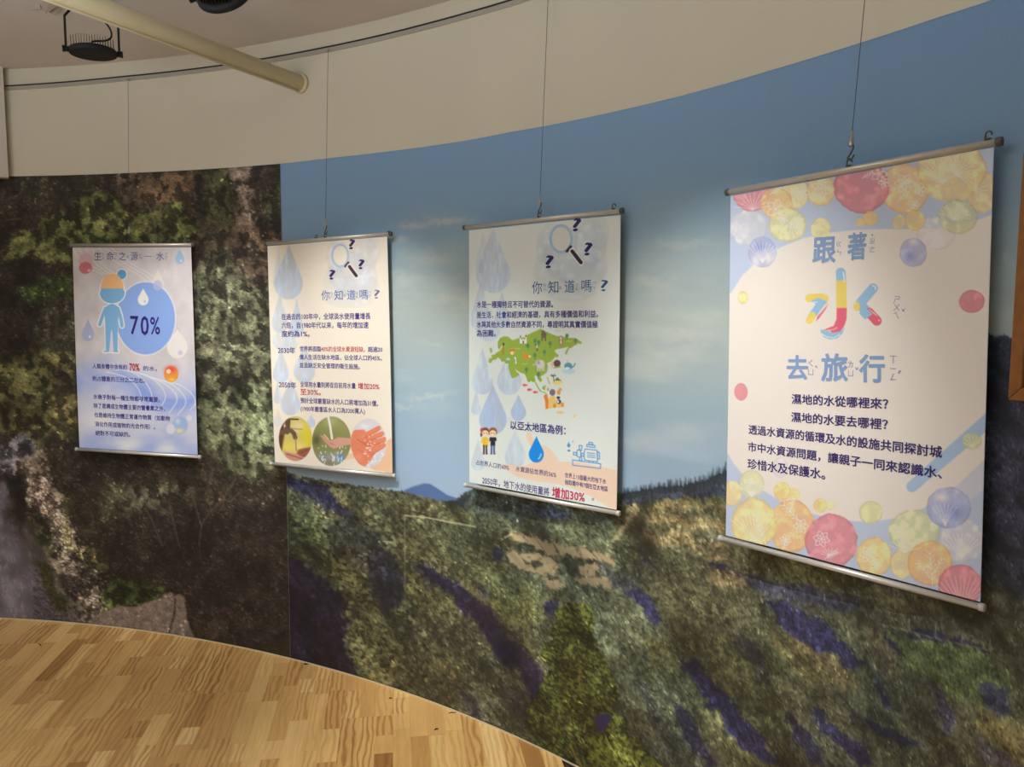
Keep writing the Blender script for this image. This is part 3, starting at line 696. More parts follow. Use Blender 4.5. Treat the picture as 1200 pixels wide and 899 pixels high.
pr.line([(831,615),(831,630)], 1.2, (186,176,140), .7); pr.line([(892,702),(893,706)], 1.4, (214,206,180), .9)
for q in ((1048,780,1056,820), (1024,831,1028,840), (860,872,866,880), (882,862,886,868), (1030,812,1033,830)): pr.line([q[:2], q[2:]], .9, (176,160,130), .5)
_l = pr.c[land]; pr.c[land] = np.minimum((_l*.80+_l.mean(1, keepdims=True)*.20)*A3((.88, .91, .93)), 250)
# foreground cedar
tree = [(654,714),(662,710),(673,709),(685,710),(693,714),(694,726),(692,740),(697,757),(704,770),(711,780),(718,796),(722,806),(723,817),(716,825),(717,838),(726,840),(733,848),(732,860),(741,868),(748,866),(755,877),(764,890),(775,899),(790,906),(700,960),(655,899),(640,880),(629,872),(620,859),(615,842),(620,830),(627,820),(633,806),(640,795),(649,783),(640,774),(636,764),(638,755),(650,756),(647,742),(648,737),(655,728)]
pr.warp(4, 6, 9)
i, x, y = pr.sel(600, 700, 800, 960, True); d = pr.sdf(x, y, tree); tin = i[d < 1.]
pr.c[tin] = A3((46,52,26)); 
modulate(pr, P, ths, tin, .8, 16, 13, 4, .3)
for q in ([(655,790),(675,760),(690,800),(680,850),(660,840)], [(690,820),(718,826),(712,850),(690,850)], [(680,850),(712,862),(720,890),(690,880)]): 
    q = A3(q); i2, x2, y2 = pr.sel(q[:,0].min()-8, q[:,1].min()-8, q[:,0].max()+8, q[:,1].max()+8, True); pr.put(i2, np.clip(.5-pr.sdf(x2, y2, q)/12, 0, 1)*.6, (34,34,14))
s2 = pr.c.copy()
leaves(pr, P, tin, len(tin)//9, 2.6, lambda g, k: np.exp(g.normal(0, .42, k)), (6, 7, 0), 2.2, seed=21, src=s2)
leaves(pr, P, tin, len(tin)//40, 2.1, lambda g, k: g.uniform(1.4, 2.1, k), (10, 9, 3), 2.2, seed=22, src=s2)
tt = tin[pr.y[tin] < 740]; leaves(pr, P, tt, len(tt)//22, 2., lambda g, k: g.uniform(1.5, 2.2, k), (24, 24, 6), 2.0, seed=23, src=s2)
rt = tin[(pr.x[tin] > 690) & (pr.y[tin] > 862)]; leaves(pr, P, rt, len(rt)//22, 3., lambda g, k: g.uniform(1.4, 2.6, k), (24, 24, 8), 2.6, seed=24, src=s2)
i2, x2, y2 = pr.sel(690, 834, 722, 864); pr.put(i2, np.clip(.5-pr.sdf(x2, y2, [(695,841),(706,836),(718,838),(712,850),(702,860)])/2.5, 0, 1), (44,42,78))
pr.line([(678,770),(680,790),(684,808),(686,826)], 1.5, (120,92,60), .55); pr.line([(668,872),(674,886),(682,899)], 1.5, (150,118,72), .7); pr.line([(686,846),(684,858)], 1.6, (160,112,62), .6)
# service hatch outline and panel joint that show as hairlines in the print
pr.line([(474.5,604),(500,606.5),(557.5,617.5)], 1.3, (206,198,160), .85); pr.line([(474.5,604),(474.3,650)], 1., (180,176,140), .6); pr.line([(474.3,650),(474,730)], .8, (150,146,116), .4)
pr.line([(557.5,617),(557.5,642)], .9, (70,72,60), .6); pr.line([(449,634),(459,635.5)], 1.3, (196,196,180), .8)
finish_mural('mountain_mural', pr, P, ths, 'mountain valley and blue sky photo mural covering most of the curved wall', .85)

# ------------------------------------------------------------------ picture rail and pipe
def curve_strip(name, mt, t0, t1, n, offs, dz0, dz1, parent=None, zf=rail_z):
    V = []; ths = np.linspace(t0, t1, n)
    for th in ths:
        a = wall(th, offs[0]); b2 = wall(th, offs[1]); z = float(zf(th))
        V += [(*a, z+dz0), (*a, z+dz1), (*b2, z+dz1), (*b2, z+dz0)]
    Fc = [(i*4+k, i*4+(k+1) % 4, i*4+4+(k+1) % 4, i*4+4+k) for i in range(n-1) for k in range(4)]
    Fc += [(0,3,2,1), tuple((n-1)*4+k for k in range(4))]
    return mesh_obj(name, V, Fc, mt, parent)
t_end = math.radians(85)
rail = curve_strip('picture_rail', M_RAIL, th7+.002, t_end, 260, (0, .006), -.011, .004)
tag(rail, 'grey metal picture rail running along the top of the curved wall', 'rail')
curve_strip('slot', M_SLOT, th7+.002, t_end, 260, (0, .007), .0045, .010, rail)
curve_strip('lip', M_RAIL, th7+.002, t_end, 260, (0, .008), -.0125, -.0105, rail)

thp, Pw = onwall(353, 98)
P0 = at_z(91, 0, float(Pw[2])); dirp = P0-Pw; dirp /= np.linalg.norm(dirp)
pipe = MB()
pe = empty('conduit_pipe', Pw, 'thick cream painted pipe running from the ceiling corner into the curved wall', 'pipe')
Q0 = Pw-dirp*.001; Q1 = Pw+dirp*1.75
pm = MB(Pw); pm.tube([Q0, Q1], .0325, 32); pm.build('pipe_tube', M_PIPE, pe, True)
pm = MB(Pw); pm.tube([Pw+dirp*.001, Pw+dirp*.012, Pw+dirp*.016], [.041, .041, .037], 32); pm.build('collar', M_PIPE, pe, True)
sd = np.cross(dirp, [0, 0, 1]); sd /= np.linalg.norm(sd)
pm = MB(Pw); pm.tube([Pw+dirp*.02+np.array([0,0,-.036])-sd*.004, Q1+np.array([0,0,-.036])], .0045, 8); pm.build('thin_conduit', M_PIPE, pe, True)
for dz, s_ in ((.034, -1), (-.020, -1)):
    pm = MB(Pw); c_ = Pw+dirp*.010-sd*(-.026 if dz < 0 else -.012)*1.2+np.array([0, 0, dz]); pm.tube([c_, c_+dirp*.012], .004, 8); pm.build('screw', M_SLOT, pe)

# ------------------------------------------------------------------ floodlights on the ceiling
def floodlight(loc, label, tilt, yaw, rad, drop, face=1):
    e = empty('floodlight', (loc[0], loc[1], CEIL), label, 'light', 'black floodlights on the ceiling')
    o_ = np.array([loc[0], loc[1], CEIL]); c = np.array(loc, float)
    X = np.array([math.cos(yaw), math.sin(yaw), 0]); Y0 = np.array([-math.sin(yaw), math.cos(yaw), 0])
    Z = np.array([0, 0, 1])*math.cos(tilt[0])+Y0*math.sin(tilt[0]); Z = Z*math.cos(tilt[1])+X*math.sin(tilt[1]); Z /= np.linalg.norm(Z)
    Xa = X-Z*(X@Z); Xa /= np.linalg.norm(Xa); Ya = np.cross(Z, Xa)
    mb = MB(o_); mb.tube([c-Z*.012, c-Z*.011, c+Z*.006, c+Z*.010], [rad*.97, rad, rad, rad*.9], 40); mb.build('lamp_body', M_BLK, e, True)
    mb = MB(o_); mb.tube([c-Z*.0135, c-Z*.012], [rad*.84, rad*.86], 36); mb.build('lens', M_LENS, e, True)
    for k in range(17):
        u = (k-8)/8.5*rad*.93; h = math.sqrt(max(rad*rad*.93-u*u, .0002)); mb = MB(o_)
        mb.box(c+Z*.026+Xa*u, .0016, 2*h*.86, .034, Xa, Ya, Z); mb.build('cooling_fin', M_FIN, e)
    # stirrup bracket up to the ceiling
    top = np.array([c[0], c[1], CEIL]); Xh = X
    for s_ in (-1, 1):
        mb = MB(o_); mb.tube([c+Xa*s_*rad, c+Xa*s_*(rad+.016)], .010, 14); mb.tube([c+Xa*s_*(rad+.012), c+Xa*s_*(rad+.020)], .012, 8); mb.build('knob', M_BLK, e, True)
        a_ = c+Xa*s_*(rad+.008); k_ = np.array([a_[0], a_[1], CEIL-drop*.42]); t_ = top+Xh*s_*rad*.38
        mb = MB(o_); mb.tube([a_, k_, t_-np.array([0, 0, .006])], [.0042, .0042, .006], 8); mb.build('bracket_arm', M_BLK, e)
    mb = MB(o_); mb.box(top-np.array([0, 0, .004]), rad*.95, .03, .006, Xh, Y0, (0, 0, 1)); mb.build('ceiling_plate', M_BLK, e)
    pts = [c+Z*.012, c+Z*.034, c+Z*.040+Xa*.02, c+Z*.044+Xa*rad*.55, c+Z*.055+Xa*rad*.78, c+Z*.075+Xa*rad*.84, c+Z*.10+Xa*rad*.72, c+Z*.13+Xa*rad*.45, top+Xa*.01-np.array([0, 0, .01])]
    P_ = [Vector(p) for p in pts]; sm = []
    for i in range(len(P_)-1):
        p0, p1, p2, p3 = P_[max(i-1, 0)], P_[i], P_[i+1], P_[min(i+2, len(P_)-1)]
        for q in range(5):
            t = q/5; sm.append(.5*((2*p1)+(p2-p0)*t+(2*p0-5*p1+4*p2-p3)*t*t+(3*p1-p0-3*p2+p3)*t**3))
    sm.append(P_[-1]); mb = MB(o_); mb.tube([np.array(p) for p in sm], .0034, 8); mb.build('power_cord', M_BLK, e, True)
    return e
dl = at_depth(109, 60.5, 2.82)
floodlight(dl, 'round black finned floodlight hanging under the ceiling beside the cream pipe', (.0, -.04), math.radians(28), .079, CEIL-dl[2])
d2 = at_depth(262, -10, 2.35)
floodlight(d2, 'black floodlight cut off by the top edge, right of the cream pipe', (-.95, -.42), math.radians(22), .088, CEIL-d2[2])

# ------------------------------------------------------------------ peeling paint on the ceiling
M_FLAKE = mat('loose_ceiling_paint', (176, 166, 154), .9, 0, .05, 30)
def flake(pxs, lift, label):
    P_ = [at_z(x, y, CEIL) for x, y in pxs]; c = np.mean(P_, 0); V = []
    for i, p in enumerate(P_):
        V.append(p-c+np.array([0, 0, -.001-lift[i]]))
    V += [v+np.array([0, 0, .0012]) for v in V]; n = len(P_)
    Fc = [tuple(range(n)), tuple(range(n, 2*n))[::-1]]+[(k, n+k, n+(k+1) % n, (k+1) % n) for k in range(n)]
    o = mesh_obj('paint_flake', V, Fc, M_FLAKE); o.location = c; tag(o, label, 'peeling paint', 'peeling paint flakes on the ceiling')
flake([(29,7),(38,5.5),(47,4.5),(47,7),(40,7.5),(31,8.5)], [.006,.001,.001,.012,.010,.012], 'thin curled flake of ceiling paint, leftmost of the peeling patch')
flake([(47,5),(58,-2),(70,1),(66,4.5),(54,10.5)], [.001,.001,.001,.010,.016], 'larger hanging flap of peeling ceiling paint near the top left')
flake([(54,11),(66,4.5),(72,8),(65,13.5)], [.006,.001,.003,.014], 'small drooping flake of ceiling paint closest to the floodlight')

# ------------------------------------------------------------------ banners
BN = {1: (-2.105, 3.661, -1.471, 3.51), 2: (-1.053, 3.315, -.494, 3.054), 3: (-.158, 2.802, .337, 2.397), 4: (.576, 2.028, .956, 1.524)}
CORN = {1: [(85,290),(223.7,289.7),(231.1,533.2),(92.8,524.6)], 2: [(313.4,288.5),(453.6,277.4),(459.6,555.2),(322.4,541.8)],
        3: [(549.6,270),(727.3,251.8),(722.6,597.8),(550.3,565.2)], 4: [(856,230),(1164.7,172.4),(1149.3,705.3),(850.7,627.5)]}
BARS = {1: [(80.5,287.5),(227.5,286.8),(89,526.4),(235,535.7)], 2: [(311,285.8),(459,274),(317,543.2),(463.2,557.8)],
        3: [(543.5,266.8),(730.3,246.8),(544.7,568.4),(726.5,602)], 4: [(851,225.8),(1174.5,165.3),(843,630.3),(1154,712.6)]}
class Banner:
    def __init__(s, k, label, rows, cols, base):
        x0, y0, x1, y1 = BN[k]; s.k = k
        s.o0 = np.array([x0, y0, 0]); t = np.array([x1-x0, y1-y0, 0]); s.T = t/np.linalg.norm(t); s.N = np.array([s.T[1], -s.T[0], 0])
        if s.N@(CAM-s.o0) < 0: s.N = -s.N
        c = [s.hit(*p) for p in CORN[k]]; s.c = c
        s.root = empty('hanging_banner', (c[0]+c[1])/2+np.array([0, 0, .004]), label, 'banner', 'exhibition banners hanging along the curved wall')
        u = np.linspace(0, 1, cols)[None, :, None]; v = np.linspace(0, 1, rows)[:, None, None]
        s.P = (c[0]*(1-u)+c[1]*u)*(1-v)+(c[3]*(1-u)+c[2]*u)*v
        s.P = s.P+s.N*(.0035*np.sin(v*3.1)*np.sin(u*2.8+k)-.002*np.cos(u*5+k)*v)     # slight hang of the cloth
        X, Y = proj((c[0]*(1-u)+c[1]*u)*(1-v)+(c[3]*(1-u)+c[2]*u)*v)
        s.pr = Print(X, Y, base)
    def hit(s, x, y):
        d = ray(x, y); return CAM+d*(((s.o0-CAM)@s.N)/(d@s.N))
    def off(s, p):    # height of the cloth surface off the flat plane at point p
        c = s.c; u = ((p-c[0])@s.T)/np.linalg.norm(c[1]-c[0]); v = (c[0][2]-p[2])/(c[0][2]-c[3][2]); u = min(max(u, 0), 1); v = min(max(v, 0), 1)
        return .0035*math.sin(v*3.1)*math.sin(u*2.8+s.k)-.002*math.cos(u*5+s.k)*v
    def finish(s, e):
        o = np.array(s.root.location); P = s.P-o; B = P-s.N*.0014
        sh = grid_mesh('sheet', P, np.clip(lin(s.pr.C)/e, 0, .93), M_SHEET, s.root, back=B)
        k = s.k; b = [s.hit(*p) for p in BARS[k]]
        for nm, a_, z_, mt, cap, r_ in (('top_bar', b[0], b[1], M_ALU, M_GCAP, .0078), ('bottom_bar', b[2], b[3], M_ALUW, M_WCAP, .0072)):
            d = z_-a_; d /= np.linalg.norm(d)
            mb = MB(o); mb.tube([a_+d*.006, z_-d*.006], r_, 24); bar = mb.build(nm, mt, s.root, True)
            for q, sg in ((a_, 1), (z_, -1)):
                mb = MB(o); mb.tube([q-d*sg*.001, q, q+d*sg*.010, q+d*sg*.011], [r_*.8, r_*1.18, r_*1.18, r_*.9], 24); mb.build('end_cap', cap, bar, True)
        s.bars = b; return sh
    def hook(s, px, name='hanger_hook', h=.024):
        """small C hook clipped on the top bar"""
        o = np.array(s.root.location); a_, z_ = s.bars[0], s.bars[1]; d = z_-a_; d /= np.linalg.norm(d)
        lo, hi = 0., 1.
        for _ in range(40):
            m_ = (lo+hi)/2; x = proj((a_*(1-m_)+z_*m_)[None])[0][0]
            if x < px: lo = m_
            else: hi = m_
        c = a_*(1-lo)+z_*lo; up = np.array([0, 0, 1.]); r_ = h*.24
        pts = [c+up*.004-d*r_, c+up*(h-r_)-d*r_]
        for k in range(1, 9):
            a = math.pi-k*math.pi*1.15/8; pts.append(c+up*(h-r_)+d*math.cos(a)*r_+up*math.sin(a)*r_)
        mb = MB(o); mb.tube(pts, .0019, 8); mb.box(c+up*.008, .010, .012, .004, d, s.N, up); mb.build(name, M_DARKM, s.root, True)
        return c+up*(h-.002)
TXT = {}
def text_mesh(body, bold):
    key = (body,)
    if key not in TXT:
        cu = bpy.data.curves.new('t', 'FONT'); cu.body = body; cu.size = 1; cu.resolution_u = 2
        o = bpy.data.objects.new('t', cu); COL.objects.link(o); dg = bpy.context.evaluated_depsgraph_get(); dg.update()
        me = o.evaluated_get(dg).to_mesh()
        V = np.array([v.co[:] for v in me.vertices], float) if len(me.vertices) else np.zeros((0, 3)); Fc = [tuple(p.vertices) for p in me.polygons]
        o.evaluated_get(dg).to_mesh_clear(); bpy.data.objects.remove(o); bpy.data.curves.remove(cu); TXT[key] = (V, Fc)
    return TXT[key]
class Words:
    def __init__(s, bn, name, col, lift=.0006): s.b = bn; s.L = []; s.name = name; s.col = col; s.lift = lift
    def put(s, body, x0, y0, x1, y1, h, bold=.008, skew=0.):
        """text between photo points (x0,y0)-(x1,y1) along its middle line, h = letter height in photo px"""
        V, Fc = text_mesh(body, bold)
        if not len(V): return
        b = s.b; A_ = b.hit(x0, y0); B2 = b.hit(x1, y1); ex = (B2-A_); Lm = np.linalg.norm(ex); ex /= Lm
        mx = ((x0+x1)/2, (y0+y1)/2); hm = np.linalg.norm(b.hit(mx[0], mx[1]-h/2)-b.hit(mx[0], mx[1]+h/2))
        ey = np.cross(b.N, ex); ey = ey if ey[2] > 0 else -ey
        xs0, xs1 = V[:, 0].min(), V[:, 0].max(); ys0, ys1 = V[:, 1].min(), V[:, 1].max()
        cjk = any(ord(c) > 0x3000 for c in body)
        yc, yh = ((.38, .93) if cjk else ((ys0+ys1)/2, ys1-ys0))
        P_ = []; FF = []; nsh = 0
        bold = max(bold, 0); sh_ = [(0, 0)] if bold < .003 else [(bold*math.cos(k*2*math.pi/m_), bold*math.sin(k*2*math.pi/m_)) for m_ in ((6 if bold < .018 else 12),) for k in range(m_)]
        for q_, (dx_, dy_) in enumerate(sh_):
            for v in V:
                y = (v[1]+dy_-yc)/yh*hm; x = (v[0]+dx_-xs0)/(xs1-xs0)*Lm+skew*y
                p = A_+ex*x+ey*y; P_.append(p+b.N*(b.off(p)+s.lift+q_*.00001))
            FF += [tuple(i+nsh for i in f) for f in Fc]; nsh += len(V)
        s.L.append((P_, FF))
    def done(s):
        if s.col not in TXT: TXT[s.col] = mat('print_ink', s.col, .55, 0, .03, 300)
        o_ = np.array(s.b.root.location); joined = s.name == 'phonetic_marks'; mb = MB(o_)
        for P_, Fc in s.L:
            mb.add(P_, Fc)
            if not joined: mb.build(s.name, TXT[s.col], s.b.root); mb = MB(o_)
        if joined: o = mb.build(s.name, TXT[s.col], s.b.root); o['kind'] = 'stuff'
DK = (52, 32, 138); RED = (196, 36, 62)

# banner 1 -------------------------------------------------
b1 = Banner(1, 'slim banner with a 70% body water figure, hanging on the forest mural', 370, 215, (200,196,200)); p = b1.pr
p.c += (fbm(p.x/16, p.y/20, 4, 5)*36)[:, None]*A3((1, 1, 1))
yb_ = np.clip((p.y-418)/30, 0, 1); n = fbm(p.x/22+3, p.y/14, 5, 17)
p.c[:] = p.c*(1-yb_[:, None]*.65)+A3((196,204,228))*yb_[:, None]*.65
band = np.exp(-((p.y-(452+(p.x-90)*.06+14*np.sin(p.x/26)))/17)**2); a_ = np.clip(band*(.75+n*1.4), 0, 1)[:, None]; p.c[:] = p.c*(1-a_)+A3((138,160,222))*a_
band = np.clip((p.y-498-8*np.sin(p.x/11))/26, 0, 1)*np.clip(.6+n*1.8, 0, 1); a_ = band[:, None]*.85; p.c[:] = p.c*(1-a_)+A3((142,164,222))*a_
p.glow(118, 492, 26, 12, (222,222,236), .8); p.glow(150, 522, 20, 9, (224,226,238), .8); p.glow(196, 526, 16, 7, (222,226,238), .7)
for k in range(7):
    x0 = 86+k*7.5; p.line(curve_pts([(x0, 291), (x0+5, 301), (x0+18-k, 313), (x0+34, 322+k)] if k < 4 else [(x0, 291), (x0+14, 303), (x0+30, 313), (x0+46, 322), (x0+58, 332)]), 1.1, (226,222,220), .6)
p.ell(100.9,305.5,8.3,9,(206,166,172),.75); p.ell(100.5,314,7.8,7,(196,98,112),.8); p.ell(104.5,317,2,1.6,(230,190,196),.8)
p.drop(210.6,292.5,309.5,5.4,(150,184,216),.9,(225,232,240)); p.drop(185,316.7,341,7.2,(222,216,212),.9); p.drop(207.5,386,420,12,(224,220,218),.9); p.ell(211,413.5,2.6,2.8,(188,190,204),.9)
p.drop(103.7,374,400,7.3,(160,172,206),.95,(222,222,228))
p.ell(171,373.2,35.4,43.6,(222,222,228),.75); p.ell(171,373.2,34,42.3,(132,164,226),1.); p.ell(185,334.5,5.5,6,(178,180,216),.8)
p.drop(168,338.2,358,6.2,(238,230,226),1.,(140,156,206))
W_c = (232,226,220); FB = (120,172,214)
def body1(g, c):
    p.ell(131.9,338.5,13.2+g,16.2+g,c,1); p.ell(131.9,345,14+g,10.5+g,c,1); p.ell(119.6,343.5,2+g,3.4+g,c); p.ell(144.6,343.5,2+g,3.4+g,c)
    p.poly([(122.4-g,362),(127,357.5-g),(131.7,356),(136.5,357.5-g),(140.5+g,362),(139,378),(138.5+g,412.5+g),(131.5,412.5+g),(125+g*0,412.5+g),(123.8-g,378)], c, 1)
    p.line([(124.2,361.5),(121.2,369),(117.6,380.5)], 4+2*g, c, 1); p.line([(138.6,361.5),(141.8,371),(143.6,382)], 4+2*g, c, 1)
    p.line([(122.5,411.8),(127,411.8)], 1.7+2*g, c); p.line([(133.5,411.8),(138.8,411.8)], 1.7+2*g, c)
body1(1.3, W_c); body1(0, FB); p.ell(142.9,321.6,6.6,6.8,W_c,1); p.ell(142.9,321.6,5.4,5.6,(92,158,208),1)
i, x, y = p.sel(112, 295, 152, 338.3); 
m_ = ((x-131.9)/13.4)**2+((y-337.4)/16.5)**2 < 1; p.c[i[m_]] = A3((226,178,128))
p.ell(127,325,4,3,(226,178,128)); p.ell(136,324.5,4,3,(226,178,128))
p.poly([(131,387),(132.2,387),(134,412.5),(128.6,412.5)], (204,202,220), 1)
for q in ([(136,433),(155,436),(170,447),(178,462),(176,474)], [(150,434),(172,440),(188,452),(194,466),(186,480)], [(162,437),(186,446),(203,458),(207,470),(198,484)], [(178,442),(200,450),(214,462),(217,474),(208,486)],
          [(190,446),(212,452),(226,464),(228,474),(222,481)], [(126,436),(148,442),(160,452),(166,466),(160,478)]):
    p.line(curve_pts(q), 1.0, (226,230,244), .75)
p.ell(200.5,438.4,8.4,9.7,(232,150,62)); p.glow(200,433,8,5,(214,70,70),.95); p.ell(197.5,435.2,2.6,2.6,(250,220,196),.9); p.glow(201,445,5,2.5,(250,206,96),.9)
p.ell(210.7,498.8,9,10.6,(146,176,220),.9); p.glow(210,505,7,4,(226,214,160),.9); p.glow(208,494,4,4,(200,216,238),.8); p.ell(200,503,5.2,6,(216,214,226),.8); p.ell(221.5,490,3.4,3.6,(212,216,232),.7)
b1.finish(.80)
t = Words(b1, 'title_character', (52,74,150))
for ch, x in zip('生命之源', (114.8,129.2,143.4,157.5)): t.put(ch, x-4.3,300.3,x+4.3,300.3,10.5,.002)
t.put('一',169.5,300.4,178.5,300.6,6,-.01); t.put('水',183.2,300.2,192.2,300.4,10.5,.002)
for ch, x, y in (('ㄕ',121,298),('ㄥ',121,302.5),('ㄇ',135.5,297.5),('ㄥ',135.5,302.5),('ㄓ',150,300.8),('ㄩ',164,298.5),('ㄢ',164.6,302.5),('ㄕ',194.8,297.3),('ㄨ',194.8,300.6),('ㄟ',194.8,304)): t.put(ch, x-1.3,y,x+1.3,y,3.2,-.005)
t.done()
t = Words(b1, 'large_digit', (48,16,128)); t.put('7',153.5,381,162.5,381.5,21,.014); t.put('0',165.5,381.5,174.5,382,22,.014); t.put('%',176.5,381.5,187.5,382,20,.012); t.done()
t = Words(b1, 'text_line', DK)
t.put('人類身體中含有約',109.2,429,149.6,430.2,6,.014); t.put('的水，',168.5,431.5,184,432.2,5.8,.014); t.put('約占體重的三分之二左右。',109.2,443.4,170.4,446,6,.014)
for s_, x0, y0, x1, y1 in (('水幾乎對每一種生物都非常重要，',110,464.7,187.5,468.5),('除了是構成生物體主要的營養素之外，',110.5,475.2,193.5,479),('也是維持生物體正常運作物質（如動物',111,486,199.2,490.6),('消化作用或植物的光合作用）。',111.8,496.8,182,500.4),('絕對不可或缺的。',112.2,507.3,153,509.3)):
    t.put(s_, x0, y0, x1, y1, 5.9, .017)
t.done()
t = Words(b1, 'highlighted_words', RED); t.put('70%',152.5,430.2,164,430.6,8.4,.03); t.done()

# banner 2 -------------------------------------------------
b2 = Banner(2, 'banner with a magnifying glass and three round water photos along its foot', 430, 218, (226,220,206)); p = b2.pr
DR = (184,197,216)
def drops(L): 
    for cx_, t_, b_, hw_, a_ in L: p.drop(cx_, t_, b_, hw_, DR if a_ < .9 else (160,178,208), a_, wc=cx_*.37)
drops([(326.5,289,338,6.5,.4),(338.4,286.8,351,16.5,.85),(328.5,343,390,9.5,.7),(348,350,395,8,.8),(330,385,410,10,.5),(341,380,412,8,.5),(330,408,449,9.5,.8),(357,405,449,12.5,.8),(341,443,487,11.5,.85),(326,446,473,4.6,.7),(365.5,440,470,7,.3),(365,485,501,4.6,.85),(326.5,480,500,5,.4)])
for cx_, cy_, rx_, ry_, a_ in ((410,320,24,26,.5),(395,300,12,18,.35),(428,300,13,22,.4),(438,292,7,14,.35),(420,335,22,14,.4),(392,330,12,18,.3),(410,352,24,8,.35),(432,325,9,14,.35)): 
    p.ell(cx_, cy_, rx_, ry_, (190,198,214), a_, 5, 0, False, wc=cx_/50)
p.ell(398.6,299.6,10.4,14,(166,190,218),1); p.ell(398.6,299.6,8.2,11.6,(228,222,208),1); p.line([(404.2,312.3),(408.2,307.6)],2.2,(58,34,58)); p.line([(409,312),(417.4,323.6)],5.4,(236,232,226)); p.line([(409.3,312.4),(417.2,323.2)],3.6,(56,30,54))
p.poly([(419,551),(436,533),(454,516),(462,512),(462,560),(448,552)], (226,186,152), .95, 1.5); p.poly([(398,536),(416,536),(440,553),(462,560),(440,560),(398,548)], (226,220,206), 1, 2); p.poly([(402,532),(418,531),(416,537),(404,539)], (228,190,160), .8, 2)
def disc_mask(cx_, cy_, rx_, ry_):
    i, x, y = p.sel(cx_-rx_-2, cy_-ry_-2, cx_+rx_+2, cy_+ry_+2); r = np.sqrt(((x-cx_)/rx_)**2+((y-cy_)/ry_)**2)
    return i, np.clip(.5-(r-1)*rx_/.8, 0, 1)
keep = p.c.copy()
# photo 1: tap over cupped hands
p.ell(346.7,514,22,29,(196,186,110)); p.glow(352,500,12,8,(222,206,166),.9); p.glow(338,524,11,9,(222,206,90),.95); p.glow(360,512,8,22,(214,204,40),.9); p.glow(352,524,10,9,(226,212,130),.8)
p.poly([(325,480),(334,480),(334,508),(330,530),(336,545),(325,545)], (84,46,30), .95, 3); p.line([(337,491),(350,491.5)],1.6,(64,44,34)); p.line([(338,493),(337,506)],6,(92,70,56)); p.line([(329,507),(341,504),(345,508),(346.5,513)],5,(104,80,66)); p.glow(334,499,1.6,2,(236,226,216),.9)
p.line([(341,502),(350,503),(354,503)],1.4,(150,136,84),.7); p.line([(346.8,514),(347.2,522),(347.6,528)],1.4,(170,130,110)); p.poly([(350,527),(358,525),(365,524),(367,532),(360,537),(352,536),(348,531)], (150,90,70), 1, 2); p.line([(352,531),(362,527)],1,(104,50,40),.6)
p.poly([(333,528),(345,531),(357,536),(362,535),(356,541),(346,541),(336,537)], (196,140,122), 1, 2); p.line([(336,532),(346,535),(356,538)],1,(120,62,52),.8); p.line([(335,529),(345,531)],1,(226,190,176),.8)
i, m_ = disc_mask(346.7,514.1,19.5,26.2); nw = p.c[i].copy(); p.c[:] = keep; p.c[i] = keep[i]*(1-m_[:, None])+nw*m_[:, None]; keep = p.c.copy()
# photo 2: water falling on a hand
p.ell(388.5,517,25,32,(132,138,84)); p.glow(388,494,14,9,(168,176,128),.8); p.glow(371,516,6,8,(82,84,56),.9); p.glow(402,500,10,10,(150,150,90),.7); p.glow(392,537,16,8,(150,160,190),.8); p.glow(399,537,4,6,(70,130,214),.9); p.glow(386,542,6,5,(130,116,110),.8); p.glow(378,536,5,5,(110,140,190),.7)
p.line([(384.5,488),(387,500),(389,514)],2.6,(226,228,220),.95)
p.poly([(375,510),(379,511),(385,516),(390,516),(396,512.5),(403,513),(412,514),(412,521),(403,522.5),(397,524),(391,526),(386,523),(380,517)], (206,156,140), 1, 1.4); p.line([(380,509.5),(385,515)],1.2,(230,196,184),.9); p.line([(376,511.5),(384,518),(391,521)],.9,(170,112,100),.7); p.glow(388,520,5,2,(186,130,120),.6)
rg_ = np.random.default_rng(3)
for q in range(46):
    x_ = rg_.choice([377,380,390,396,401])+rg_.normal(0, 1.6); y_ = rg_.uniform(521, 545); p.line([(x_, y_), (x_+rg_.normal(0, .6), y_+rg_.uniform(.5, 3))], rg_.uniform(.6, 1.2), (232,234,236), .85)
i, m_ = disc_mask(388.5,517.2,22.4,29); nw = p.c[i].copy(); p.c[:] = keep; p.c[i] = keep[i]*(1-m_[:, None])+nw*m_[:, None]; keep = p.c.copy()
# photo 3: open palm with drops
p.ell(431.6,519.5,23,31,(206,206,214)); p.poly([(408,492),(424,488),(416,496),(410,508)], (58,56,96), 1, 3); p.glow(434,536,10,12,(200,204,212),.8); p.glow(426,500,8,5,(226,226,230),.8)
SK = (220,132,100)
p.poly([(410,507),(416,504),(426,503.5),(428,506),(424,512),(419,515),(417,520),(412,530),(410,522)], SK, 1, 1.2)
p.poly([(417,514),(424,512),(432,508),(438,512),(446,520),(440,530),(434,540),(427,547),(420,544),(414,534),(412,526)], SK, 1, 1.4)
for a_, z_ in (((428,510),(443,502)), ((434,513),(447,508.5)), ((437,519),(450,515)), ((434,531),(449,522))): p.line([a_, z_], 5.6, SK); p.line([(a_[0], a_[1]+2.8), (z_[0], z_[1]+2.9)], .8, (176,84,60), .7)
p.line([(418,515),(426,520),(436,524)],.9,(180,86,62),.7); p.line([(419,527),(428,531),(436,530)],.8,(190,100,76),.6); p.glow(429,520,6,5,(196,98,76),.5); p.glow(420,536,5,6,(232,160,126),.6)
for q in range(22): x_, y_ = rg_.normal(431, 4), rg_.normal(521, 6); p.ell(x_, y_, .8, .8, (246,226,216), .8)
for q in range(60): x_, y_ = rg_.uniform(430, 452), rg_.uniform(530, 548); p.ell(x_, y_, .8, .8, (236,238,242), .7) if x_ > 434-(y_-545)*.2+ (2 if y_ < 540 else -4) else None
